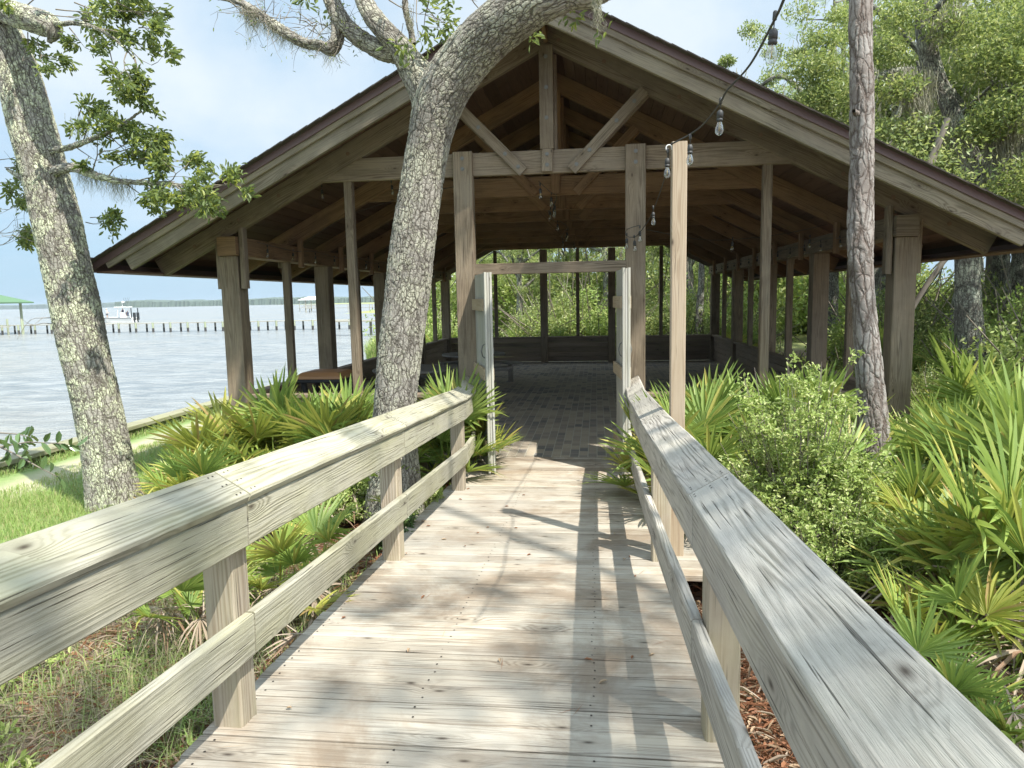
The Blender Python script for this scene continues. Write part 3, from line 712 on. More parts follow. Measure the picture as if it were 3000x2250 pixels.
# ------------------------------------------------------------------ vegetation tools
def catmull(P, step):
    P = [np.asarray(p, float) for p in P]; out = []
    for i in range(len(P)-1):
        a, b, c, d = P[max(i-1, 0)], P[i], P[i+1], P[min(i+2, len(P)-1)]
        n = max(2, int(np.linalg.norm(c[:3]-b[:3])/step))
        for k in range(n):
            t = k/n
            out.append(.5*((2*b)+(-a+c)*t+(2*a-5*b+4*c-d)*t*t+(-a+3*b-3*c+d)*t**3))
    out.append(P[-1]); return np.array(out)
def trunk_part(P, step, n, flare=0.0, knob=.04, sd=0.0):
    """P rows (x,y,z,r). returns V, Q, bc"""
    C = catmull(P, step); c = C[:, :3]; r = C[:, 3].copy()
    seg = np.r_[0, np.cumsum(np.linalg.norm(np.diff(c, axis=0), axis=1))]
    if flare: r = r*(1+flare*np.exp(-seg/.22))
    T = np.gradient(c, axis=0); T /= np.linalg.norm(T, axis=1)[:, None]
    a = np.cross(T[0], [.2, .97, .1]); a /= np.linalg.norm(a); A = []
    for t in T:
        a = a-t*a.dot(t); a /= np.linalg.norm(a); A.append(a)
    A = np.array(A); B = np.cross(T, A); th = np.linspace(0, 2*np.pi, n, endpoint=False)
    TH, SG = np.meshgrid(th, seg); rr = r[:, None]*(1+knob*(np.sin(2*TH+SG*3+sd)+.7*np.sin(3*TH-SG*5.3+1+sd)+.6*np.sin(5*TH+SG*9+sd)*.6+.5*np.sin(SG*7+sd)))
    if flare: rr = rr*(1+.16*np.exp(-SG/.2)*np.sin(5*TH+.7))
    V = c[:, None, :]+A[:, None, :]*(np.cos(TH)*rr)[..., None]+B[:, None, :]*(np.sin(TH)*rr)[..., None]
    idx = np.arange(V.shape[0]*n).reshape(-1, n); nx_ = np.roll(idx, -1, 1)
    Qd = np.stack([idx[:-1], nx_[:-1], nx_[1:], idx[1:]], -1).reshape(-1, 4)
    bc = np.stack([np.cos(TH)*r[:, None]+sd, np.sin(TH)*r[:, None], SG+sd*3], -1).reshape(-1, 3)
    return V.reshape(-1, 3), Qd, bc
def trunk_mesh(name, parts, mat, smooth=True):
    Vs, Qs, Bs, n = [], [], [], 0
    for V, Qd, b in parts: Vs.append(V); Qs.append(Qd+n); Bs.append(b); n += len(V)
    V = np.concatenate(Vs); return mesh_np(name, V, np.concatenate(Qs), mat, {'bc': np.concatenate(Bs), 'seed': np.zeros(len(V))}, smooth)
def unit(v): return v/np.maximum(np.linalg.norm(v, axis=-1, keepdims=True), 1e-9)
def rdirs(n, r=rng): return unit(r.normal(size=(n, 3)))
def leaves(P, D, L, Wd, r=rng, simple_=False, fold=.25, upb=.5):
    """leaf blades at P pointing along D; returns V, F, seed"""
    n = len(P); L = np.broadcast_to(L, (n,))[:, None]; Wd = np.broadcast_to(Wd, (n,))[:, None]
    up = rdirs(n, r)*(1-upb)+np.array([0, 0, 1.])*upb
    S = unit(np.cross(D, up)); N = unit(np.cross(S, D)); s = r.rand(n)*100
    if simple_:
        V = np.stack([P, P+D*L*.5+S*Wd*.5, P+D*L, P+D*L*.5-S*Wd*.5], 1)
        F = np.arange(4*n).reshape(n, 4); return V.reshape(-1, 3), F, np.repeat(s, 4)
    f = N*Wd*fold
    V = np.stack([P, P+D*L*.3+S*Wd*.42+f, P+D*L*.72+S*Wd*.46+f, P+D*L-N*L*.08, P+D*L*.72-S*Wd*.46+f, P+D*L*.3-S*Wd*.42+f], 1)
    b = np.arange(n)[:, None]*6
    F = np.concatenate([b+np.array([[0, 1, 2, 3]]), b+np.array([[0, 3, 4, 5]])]); return V.reshape(-1, 3), F, np.repeat(s, 6)
def leafmesh(name, lst, mat):
    Vs, Fs, Ss, n = [], [], [], 0
    for V, F, s in lst: Vs.append(V); Fs.append(F+n); Ss.append(s); n += len(V)
    return mesh_np(name, np.concatenate(Vs), np.concatenate(Fs), mat, {'seed': np.concatenate(Ss)})
def strands(P, L, wd=.0035, r=rng, seg=6, wav=.02):
    """hanging moss threads"""
    n = len(P); L = np.broadcast_to(L, (n,)); t = np.linspace(0, 1, seg+1)
    ph = r.rand(n, 2)*6.28; dr = r.normal(size=(n, 2))*.12
    Z = -t[None]*L[:, None]
    Xx = dr[:, :1]*t[None]*L[:, None]+wav*np.sin(ph[:, :1]+t[None]*9)*t[None]; Yy = dr[:, 1:]*t[None]*L[:, None]+wav*np.sin(ph[:, 1:]+t[None]*8)*t[None]
    C = P[:, None, :]+np.stack([Xx, Yy, Z], -1); a = r.rand(n)*3.14; S = np.stack([np.cos(a), np.sin(a), 0*a], -1)[:, None, :]
    w_ = (wd*(1-.7*t))[None, :, None]
    V = np.stack([C-S*w_, C+S*w_], 2).reshape(n, -1, 3); m = 2*(seg+1)
    q = np.array([[2*k, 2*k+1, 2*k+3, 2*k+2] for k in range(seg)])
    F = (np.arange(n)[:, None, None]*m+q[None]).reshape(-1, 4); return V.reshape(-1, 3), F, np.repeat(r.rand(n)*100, m)
def twig_tubes(segs, n=4):
    """segs: list of point lists with radii"""
    mb = MB()
    for pts, rad in segs: mb.tube(pts, rad, n, caps=False)
    return mb
def spray(start, dirv, L, r, depth=2, rad=.006, lf=None, tw=None, leafL=.062, dens=1.0, droop=.15):
    """a leafy twig that forks; fills tw (twigs) and lf (leaf points, dirs)"""
    p = np.array(start, float); d = np.array(dirv, float); n = max(3, int(L/.07)); pts = [p.copy()]; rads = [rad]
    for k in range(n):
        d = d+r.normal(size=3)*.18; d[2] -= droop*.1; d /= np.linalg.norm(d); p = p+d*(L/n); pts.append(p.copy()); rads.append(rad*(1-.75*(k+1)/n))
        if depth > 0 and k > 0 and r.rand() < .75:
            dd = d+r.normal(size=3)*.75; dd /= np.linalg.norm(dd); spray(p, dd, L*r.uniform(.35, .6), r, depth-1, rad*.55, lf, tw, leafL, dens, droop)
        if depth <= 1 and k >= n//3:
            for _ in range(int(r.poisson(1.6*dens))):
                dd = unit(d*.7+r.normal(size=3)*.65); lf.append((p.copy(), dd))
    if depth <= 1:
        for _ in range(int(r.poisson(5*dens))): lf.append((p.copy(), unit(d*.8+r.normal(size=3)*.6)))
    tw.append(([tuple(q) for q in pts], rads))
def build_sprays(specs, r, leafL=.062, leafW=.021, dens=1.0, depth=2):
    lf, tw = [], []
    for st, dv, L, rad in specs: spray(st, unit(np.array(dv, float)), L, r, depth, rad, lf, tw, leafL, dens)
    P = np.array([a for a, b in lf]); P = P+r.normal(size=P.shape)*leafL*.42; D = np.array([b for a, b in lf]); k = r.uniform(.65, 1.15, len(P))
    return leaves(P, D, leafL*k, leafW*k, r), tw

def V3(v, r): return (v.x, v.y, v.z, r)
# ------------------------------------------------------------------ oak on the left edge, leaning
OA = empty('oak_tree', (-4.56, 6.1, -.35), 'leaning oak at the left edge with pale yellow-green lichen on its bark, beside the water', 'tree')
pa = [V3(at(254, 1140, 6.12), .25), V3(at(248, 1090, 6.1), .225), V3(at(215, 900, 6.1), .205), V3(at(170, 700, 6.1), .20), V3(at(128, 500, 6.1), .20), V3(at(90, 350, 6.1), .19), V3(at(35, 150, 6.1), .17), V3(at(-25, 20, 6.15), .155), V3(at(-100, -150, 6.2), .13), V3(at(-150, -420, 6.2), .09)]
parts = [trunk_part(pa, .0065, 190, .25, .02)]
# stub limb top left and the limbs that carry the leaf masses
parts.append(trunk_part([V3(at(-40, 10, 6.1), .09), V3(at(40, 32, 5.9), .10), V3(at(95, 50, 5.7), .10), V3(at(116, 66, 5.65), .07), V3(at(106, 92, 5.65), .012)], .012, 60, 0, .10, 2.))
parts.append(trunk_part([V3(at(115, 370, 6.05), .05), V3(at(160, 362, 5.85), .040), V3(at(205, 378, 5.7), .030), V3(at(265, 392, 5.6), .020), V3(at(345, 396, 5.5), .013), V3(at(430, 405, 5.4), .007)], .012, 26, 0, .10, 3.))
parts.append(trunk_part([V3(at(110, 325, 6.05), .03), V3(at(150, 318, 5.85), .022), V3(at(200, 300, 5.7), .015), V3(at(250, 278, 5.55), .011), V3(at(305, 240, 5.5), .005)], .012, 20, 0, .10, 4.))
parts.append(trunk_part([V3(at(110, 62, 5.68), .026), V3(at(130, 52, 5.6), .018), V3(at(180, 52, 5.5), .013), V3(at(235, 75, 5.4), .009), V3(at(290, 125, 5.4), .004)], .012, 16, 0, .10, 5.))
parts.append(trunk_part([V3(at(95, 430, 6.1), .035), V3(at(65, 400, 6.3), .024), V3(at(15, 365, 6.4), .012)], .012, 16, 0, .10, 6.))
obj('trunk', trunk_mesh('trunk', parts, B_oakA), OA)
r = np.random.RandomState(11); sp = []
def a3(px, py, Y): v = at(px, py, Y); return np.array([v.x, v.y, v.z])
for px, py, Yd, dx, dz, L in [(200, 370, 5.7, .5, .5, .42), (235, 380, 5.6, .7, .35, .45), (265, 388, 5.6, .8, .1, .42), (300, 390, 5.5, .8, .35, .42), (330, 392, 5.5, .9, .1, .40), (360, 396, 5.5, .9, .4, .36), (400, 400, 5.4, .9, .15, .36), (430, 404, 5.4, .9, .0, .36), (440, 404, 5.4, .9, .25, .30), (270, 395, 5.6, .5, -.5, .26), (310, 398, 5.6, .5, -.4, .22), (380, 400, 5.45, .6, -.5, .2), (200, 300, 5.7, .6, .4, .34), (240, 282, 5.6, .8, .1, .34), (280, 260, 5.5, .8, .3, .26), (225, 290, 5.65, .7, -.3, .36), (180, 306, 5.75, .3, .7, .3), (160, 315, 5.8, .5, -.3, .3), (260, 275, 5.55, .7, -.4, .36), (170, 250, 5.8, .6, .3, .22), (150, 300, 5.85, .1, .9, .28), (250, 330, 5.6, .7, .1, .4), (300, 345, 5.55, .8, .1, .38), (210, 335, 5.65, .6, .2, .4), (340, 360, 5.5, .8, .2, .32)]:
    sp.append((a3(px, py, Yd), (dx, r.uniform(-.5, .5), dz), L*.85, .006))
for px, py, Yd, dx, dz, L in [(180, 52, 5.5, .8, .1, .42), (210, 62, 5.45, .8, -.2, .4), (245, 82, 5.4, .6, -.5, .4), (275, 110, 5.4, .5, -.7, .34), (290, 125, 5.4, .5, -.6, .3), (230, 95, 5.45, .3, -.8, .34), (150, 50, 5.55, .7, .4, .45), (190, 30, 5.5, .9, .2, .45), (240, 20, 5.5, .9, -.1, .4), (120, 20, 5.6, .7, .3, .45), (160, 5, 5.6, .8, .0, .45), (250, 5, 5.5, .8, -.2, .38), (60, 70, 5.8, .1, -.9, .32), (80, 90, 5.7, .2, -.8, .28), (40, 50, 5.8, .2, -.6, .3), (20, 20, 5.8, .3, .3, .4), (60, 10, 5.7, .5, .2, .4), (250, 150, 5.4, .1, -.8, .18), (150, 60, 5.6, .5, -.5, .22), (200, 75, 5.5, .6, -.4, .3), (300, 60, 5.45, .5, -.1, .2), (90, 30, 5.6, .8, .1, .4)]:
    sp.append((a3(px, py, Yd), (dx, r.uniform(-.5, .5), dz), L*.85, .006))
for px, py, Yd, dx, dz, L in [(10, 362, 6.4, .5, .3, .3), (40, 385, 6.3, -.4, .4, .38), (60, 398, 6.3, -.3, -.5, .35), (-20, 350, 6.4, .3, .1, .4), (75, 440, 6.4, .0, -.9, .35), (50, 430, 6.4, -.5, -.5, .3), (195, 470, 6.2, .8, .1, .26), (185, 480, 6.2, .7, -.1, .26), (-30, 400, 6.5, .5, -.1, .4), (75, 470, 6.4, .0, -.6, .25)]:
    sp.append((a3(px, py, Yd), (dx, r.uniform(-.4, .4), dz), L*.85, .005))
lv, tw = build_sprays(sp, r, .060, .022, 3.2)
lv2, tw2 = build_sprays([(a3(-50, 505, 6.3), (1, 0, .05), .45, .005), (a3(-30, 530, 6.3), (1, .2, .2), .5, .005), (a3(115, 522, 6.3), (-1, -.2, .1), .35, .006), (a3(128, 690, 6.05), (-1, -.4, .2), .28, .005), (a3(128, 700, 6.05), (-1, -.4, -.1), .28, .005)], r, .06, .02, .02)
obj('foliage', leafmesh('foliage', [lv], L_oak), OA)
twig_tubes(tw+tw2).build('twigs', twigm, OA)
mp = np.concatenate([np.linspace(a3(165, 366, 5.85), a3(285, 396, 5.6), 420)+r.normal(size=(420, 3))*.02, np.linspace(a3(158, 255, 5.8), a3(190, 275, 5.75), 90)+r.normal(size=(90, 3))*.03])
obj('moss', leafmesh('moss', [strands(mp, r.uniform(.04, .20, len(mp)), .0016, r)], L_moss), OA)

# ------------------------------------------------------------------ oak in the middle
OB = empty('oak_tree', (-1.5, 5.05, -.1), 'forked grey-barked oak rising through the middle, in front of the pavilion gable', 'tree')
def tb(px, py, Yd, wpx):   # radius from its width in the picture
    v = at(px, py, Yd); return (v.x, v.y, v.z, wpx/2/1534*(Yd+.1))
main = [tb(850, 1300, 5.05, 170), tb(851, 1130, 5.05, 140), tb(852, 1000, 5.05, 108), tb(853, 890, 5.0, 92), tb(865, 750, 5.0, 90), tb(884, 600, 5.0, 94), tb(902, 450, 5.0, 90), tb(926, 310, 4.97, 90), tb(955, 205, 4.92, 100), tb(1012, 122, 4.85, 98), tb(1070, 62, 4.75, 98), tb(1135, 14, 4.65, 94), tb(1210, -22, 4.6, 84), tb(1330, -75, 4.75, 84), (.72, 5.5, 4.75, .12), (1.3, 6.4, 5.7, .09)]
parts = [trunk_part(main, .006, 190, 0, .022, .5)]
parts.append(trunk_part([tb(950, 260, 4.95, 90), tb(925, 200, 4.95, 76), tb(893, 148, 4.95, 62), tb(862, 98, 4.92, 44), tb(826, 62, 4.9, 42), tb(795, 20, 4.9, 38), tb(775, -40, 4.9, 34), tb(760, -160, 4.9, 30)], .007, 100, 0, .05, 1.5))
parts.append(trunk_part([tb(900, 152, 4.95, 40), tb(865, 118, 5.0, 42), tb(822, 108, 5.0, 38), tb(775, 80, 5.05, 36), tb(742, 48, 5.05, 34), tb(722, 12, 5.05, 32), tb(705, -40, 5.1, 28), tb(690, -140, 5.1, 24)], .007, 90, 0, .06, 2.5))
parts.append(trunk_part([tb(728, 40, 5.05, 24), tb(728, 80, 5.05, 26), tb(715, 106, 5.05, 26), tb(692, 98, 5.05, 20), tb(660, 94, 5.08, 20), tb(622, 74, 5.1, 20), tb(585, 48, 5.15, 18), tb(548, 22, 5.2, 16), tb(515, 4, 5.2, 13), tb(460, -10, 5.3, 10)], .007, 60, 0, .09, 3.5))
parts.append(trunk_part([tb(893, 96, 4.95, 14), tb(886, 60, 4.95, 11), tb(876, 20, 4.95, 11), tb(872, -40, 4.95, 9)], .01, 30, 0, .08, 4.5))
obj('trunk', trunk_mesh('trunk', parts, B_oak), OB)
r = np.random.RandomState(5); sp = []
for px, py, Yd, dx, dz in [(870, 20, 4.9, .3, .2), (890, -10, 4.9, .6, -.2), (960, -20, 4.8, .6, -.3), (1010, -15, 4.8, .3, -.4), (840, 0, 4.9, .3, -.2), (930, -20, 4.8, -.2, -.5), (1060, -40, 4.8, .0, -.3), (1210, -30, 4.6, .8, -.2), (780, 0, 4.9, -.4, .1), (900, 0, 4.9, .1, -.6), (990, -10, 4.8, .5, -.2), (640, -5, 5.1, .5, .2)]:
    sp.append((a3(px, py, Yd), (dx, r.uniform(-.5, .5), dz), .30, .005))
lv, tw = build_sprays(sp, r, .065, .022, .8)
bare = []
for _ in range(46):
    t = r.rand(); q = a3(500+240*t, 8+85*t*r.uniform(.6, 1), 5.15-.1*t); bare.append((q, r.normal(size=3)*[1, .4, .8], r.uniform(.10, .30), .0035))
for _ in range(14): bare.append((a3(r.uniform(730, 900), r.uniform(40, 110), 5.0), r.normal(size=3), r.uniform(.1, .2), .003))
lv3, tw3 = build_sprays(bare, r, .03, .008, .12, 1)
obj('foliage', leafmesh('foliage', [lv, lv3], L_oak), OB)
twig_tubes(tw+tw3).build('twigs', twigm, OB)
ms = []
def moss_on(p0, p1, n, lmax, spread=.02, wd=.0016):
    q = np.linspace(p0, p1, n)+r.normal(size=(n, 3))*spread; ms.append(strands(q, r.uniform(.02, lmax, n), wd, r))
moss_on(a3(520, 10, 5.2), a3(620, 75, 5.1), 520, .13, .022); moss_on(a3(620, 75, 5.1), a3(700, 100, 5.05), 420, .07, .02)
moss_on(a3(700, 108, 5.05), a3(730, 95, 5.05), 90, .17, .012); moss_on(a3(528, 20, 5.2), a3(550, 30, 5.2), 60, .28, .01)
moss_on(a3(1284, -10, 4.4), a3(1292, -8, 4.4), 150, .20, .008); moss_on(a3(880, 10, 4.9), a3(890, 50, 4.9), 60, .10, .012)
moss_on(a3(690, 70, 5.05), a3(740, 20, 5.05), 120, .06, .03)
obj('moss', leafmesh('moss', ms, L_moss), OB)
parts = [trunk_part([(.72, 5.5, 4.75, .12), (1.3, 6.4, 5.7, .09), (2.0, 7.4, 6.6, .05)], .06, 14, 0, .05), trunk_part([tb(760, -160, 4.9, 30), (-1.9, 5.6, 5.2, .05), (-2.2, 6.4, 6.4, .03)], .08, 12, 0, .05)]
obj('limbs', trunk_mesh('limbs', parts, B_far), OB)
r = np.random.RandomState(21); Pc = np.concatenate([np.array(c)+rdirs(900, r)*r.rand(900, 1)**.5*np.array([1., 1., .6]) for c in ((2.0, 7.6, 6.9), (1.0, 8.2, 6.6), (-2.2, 6.9, 6.8), (3.2, 8.0, 6.6))])
obj('crown', leafmesh('crown', [leaves(Pc, rdirs(len(Pc), r), .085, .035, r)], L_oak), OB)
# unseen tall oak, added with its crown shaped to dapple near boards and gable
OT = empty('oak_tree', (8.2, -3.4, -.2), 'unseen tall oak added past the right edge, crown shaped to dapple the near boards', 'tree')
Pn, Dn = [], []; CT = 11.5
def shade(x, y, z0, R, n):                  # a leaf clump up in the crown whose shadow reaches (x, y, z0)
    t = CT+r.uniform(-1, 1)-z0; d = rdirs(n, r)*r.rand(n, 1)**.4*R; d[:, 2] *= .5
    Pn.append(np.array([x+SUN.x/SUN.z*t, y+SUN.y/SUN.z*t, z0+t])+d); Dn.append(rdirs(n, r))
for x, y, R, n in [(-1.9, 2.2, .5, 170), (-2.6, .9, .7, 300), (-.7, 2.2, .45, 110), (-.05, 2.75, .42, 95), (-.6, 3.35, .40, 70), (.05, 1.7, .5, 210), (.05, 2.95, .33, 110), (.06, 2.35, .4, 170), (-.45, 1.0, .55, 170), (-1.0, 3.1, .3, 40), (.35, 3.3, .3, 38), (-3.3, 2.2, .7, 220), (-2.5, 3.5, .45, 110), (.2, .2, .7, 260), (-1.1, 1.4, .3, 40), (-.3, 4.2, .25, 20)]: shade(x, y, .2, R, n)
for x, y, R, n in [(.4, .9, .3, 60), (.4, 1.6, .22, 40), (-1.2, 1.2, .18, 30), (-1.2, 1.8, .2, 34), (-1.15, 3.3, .15, 18), (1.6, 1.9, .35, 90), (2.6, 2.4, .4, 110)]: shade(x, y, .95, R, n)
for x in np.arange(-4.4, 3.6, .30): shade(x+r.uniform(-.12, .12), 6.4, U(x)+.15, r.uniform(.16, .30), int(r.uniform(30, 75)))
for k in range(5): shade(r.uniform(3, 9), r.uniform(-3, 5), .5, r.uniform(.6, 1.0), 330)
P_ = np.concatenate(Pn); D_ = np.concatenate(Dn); k = r.uniform(.7, 1.2, len(P_))
obj('crown', leafmesh('crown', [leaves(P_, D_, .12*k, .06*k, r)], L_oak), OT)
parts = [trunk_part([(8.2, -3.4, -.5, .3), (8.0, -3.5, 4, .24), (7.4, -4, 8, .18), (6.8, -4.0, 11, .08)], .2, 16, .2, .05)]
for tx, ty, tz in ((4.2, -3.0, 12), (5.5, -1.5, 12.4), (3.4, 1.2, 11.4), (6.6, 1.8, 11.6), (9.5, -1.5, 11.4), (10.5, -4, 11.4), (5.2, -4.6, 11.6)): parts.append(trunk_part([(7.6, -3.9, 7.4, .09), ((7.6+tx)/2, (-3.9+ty)/2, 10.2, .06), (tx, ty, tz, .02)], .2, 10, 0, .05, tx))
obj('trunk', trunk_mesh('trunk', parts, B_far), OT)

# ------------------------------------------------------------------ pine to the right of the boardwalk
PI = empty('pine_tree', (2.1, 5.6, -.25), 'slender pine trunk with flaking reddish-grey bark in front of the right roof slope', 'tree')
pts = [tb(1889, 1010, 5.6, 70), tb(1885, 900, 5.6, 56), tb(1877, 800, 5.6, 50), tb(1869, 700, 5.6, 46), tb(1862, 600, 5.6, 44), tb(1858, 500, 5.6, 45), tb(1862, 350, 5.6, 42), tb(1862, 200, 5.6, 42), tb(1858, 60, 5.6, 42), tb(1860, -60, 5.6, 40), tb(1850, -400, 5.6, 36), tb(1850, -800, 5.7, 26)]
obj('trunk', trunk_mesh('trunk', [trunk_part(pts, .007, 110, 0, .035, 8.), trunk_part([tb(1862, 250, 5.6, 14), tb(1850, 246, 5.55, 11), tb(1844, 240, 5.5, 7)], .01, 16, 0, .05, 9.)], B_pine), PI)
def tuft_set(P, n, L, r, wd=.004, up=.3):
    m = len(P); PP = np.repeat(P, n, 0); D = unit(rdirs(m*n, r)+np.array([0, 0, up])); return leaves(PP, D, L*r.uniform(.7, 1.1, m*n), wd, r, True)
r = np.random.RandomState(3); tp = np.array([at(1850, -700, 5.7)])+rdirs(160, r)*r.rand(160, 1)**.5*np.array([1.1, 1.1, .8])
obj('crown', leafmesh('crown', [tuft_set(tp, 46, .16, r, .006)], L_pine), PI)

def where(what, x, y):
    """say where a thing of the wood shows, by what it is seen through or beside"""
    px = 1290+1534*x/y
    side = ('beyond the rear left corner post' if px < 1040 else 'in the left part of the doorway view' if px < 1180 else 'in the middle of the doorway view' if px < 1330 else
            'seen right of the right door post' if px < 1530 else 'seen between the right wall posts' if px < 1790 else 'left of the pine trunk' if px < 1900 else
            'right of the pine trunk' if px < 1990 else 'beside the right corner post' if px < 2120 else 'at the far right edge')
    dep = 'nearest' if y < 10 else 'near' if y < 13 else 'second row' if y < 20 else 'third row' if y < 25 else 'far row' if y < 30 else 'farthest row'
    return '%s %s, %s' % (what, side, dep)

# ------------------------------------------------------------------ palmettos
def frond_mesh(name, mat, elev, Lp, R, nb, r, dry=False, spread=1.85):
    e = R_(elev); a0 = np.array([math.cos(e), 0, math.sin(e)]); hub = a0*Lp+np.array([0, 0, -.03*Lp])
    e2 = R_(elev-(18 if not dry else 50)+r.uniform(-8, 8)); a = np.array([math.cos(e2), 0, math.sin(e2)]); s = np.array([0, 1., 0]); tw = r.uniform(-.35, .35)
    n = np.cross(a, s); n = -n if n[2] < 0 else n
    s = s*math.cos(tw)+n*math.sin(tw); n = np.cross(a, s); n = -n if n[2] < 0 else n
    V, F, S, m = [], [], [], 0
    th = np.linspace(-spread, spread, nb)+r.normal(size=nb)*.035
    for t in th:
        if dry and r.rand() < .15: continue
        L = R*(1-.22*(abs(t)/spread)**2)*r.uniform(.9, 1.06); cup = .16+.22*abs(math.sin(t))
        if dry: cup = r.uniform(-.5, .5)
        d = a*math.cos(t)+s*math.sin(t)+n*cup; d /= np.linalg.norm(d); w = np.cross(n, d); w /= np.linalg.norm(w); nn = np.cross(d, w)
        dr = (r.uniform(.02, .10) if not dry else r.uniform(.2, .8))*L; side = r.normal()*.02*L
        W0 = R*.036*r.uniform(.85, 1.15)*(1.0 if not dry else .75)
        sd_ = r.rand()*100; fold = .55
        if r.rand() < .12 and not dry: dr += r.uniform(.15, .4)*L
        for f, wf in ((.04, .28), (.30, 1.0), (.62, .86), (.84, .5), (1.0, .03)):
            c = hub+d*L*f+w*side*f*f+np.array([0, 0, -1.])*dr*f**2.5
            V += [c-w*W0*wf+nn*W0*wf*fold, c, c+w*W0*wf+nn*W0*wf*fold]; S += [sd_]*3
        for k in range(4):
            b = m+3*k; F += [(b, b+1, b+4, b+3), (b+1, b+2, b+5, b+4)]
        m += 15
    # petiole
    pn = 5
    for k in range(pn+1):
        f = k/pn; c = hub*f+np.array([0, 0, .06*Lp*math.sin(f*3.14)]); rr = .008*(1-.45*f)*(R/.4)
        V += [c+np.array([0, -rr, 0]), c+np.array([rr*.7, 0, rr*.7]), c+np.array([0, rr, 0]), c-np.array([rr*.7, 0, rr*.7])]; S += [50.]*4
    for k in range(pn):
        for i in range(4):
            j = (i+1) % 4; F.append((m+4*k+i, m+4*k+j, m+4*k+4+j, m+4*k+4+i))
    return mesh_np(name, np.array(V), np.array(F), mat, {'seed': np.array(S)})
r = np.random.RandomState(17)
FG = [frond_mesh('frond', L_palm, el, lp, R, nb, r) for el, lp, R, nb in [(84, .62, .42, 25), (76, .56, .44, 25), (68, .60, .42, 24), (60, .50, .44, 24), (52, .52, .40, 24), (44, .46, .42, 23), (36, .42, .40, 23), (72, .42, .34, 22), (48, .36, .36, 22), (28, .36, .36, 21)]]
FY = [frond_mesh('frond', L_palmy, el, lp, R, nb, r) for el, lp, R, nb in [(66, .52, .42, 23), (48, .44, .40, 22), (30, .40, .38, 21)]]
FD = [frond_mesh('dry_frond', L_dry, el, lp, R, nb, r, True) for el, lp, R, nb in [(34, .34, .40, 17), (16, .32, .38, 16), (50, .26, .34, 15), (4, .30, .40, 17)]]
def palmetto(x, y, label, nf=11, sc=1.0, yellow=.12, dry=2, group='saw palmettos round the pavilion', lift=0.0, az=None, up=0.0):
    z = float(ground_h(x, y))+.02+lift
    root = empty('palmetto', (x, y, z), label, 'palmetto', group)
    for k in range(nf+dry):
        isd = k >= nf
        me = FD[r.randint(len(FD))] if isd else (FY[r.randint(len(FY))] if r.rand() < yellow else FG[min(len(FG)-1, int(r.rand()**(1+up)*len(FG)))])
        o = bpy.data.objects.new('dry_frond' if isd else 'frond', me); link(o, root)
        ang = k*2.4+r.uniform(-.4, .4) if az is None else az+r.uniform(-1.5, 1.5)
        o.rotation_euler = (r.uniform(-.12, .12), r.uniform(-.12, .10), ang)
        o.location = (r.uniform(-.07, .07), r.uniform(-.07, .07), r.uniform(-.02, .06) if not isd else r.uniform(.05, .2)); s_ = sc*r.uniform(.8, 1.12); o.scale = (s_, s_, s_)
        if isd: o['label'] = 'dead tan frond hanging limp'
    return root
def X_at(px, Y): return at(px, 800, Y).x
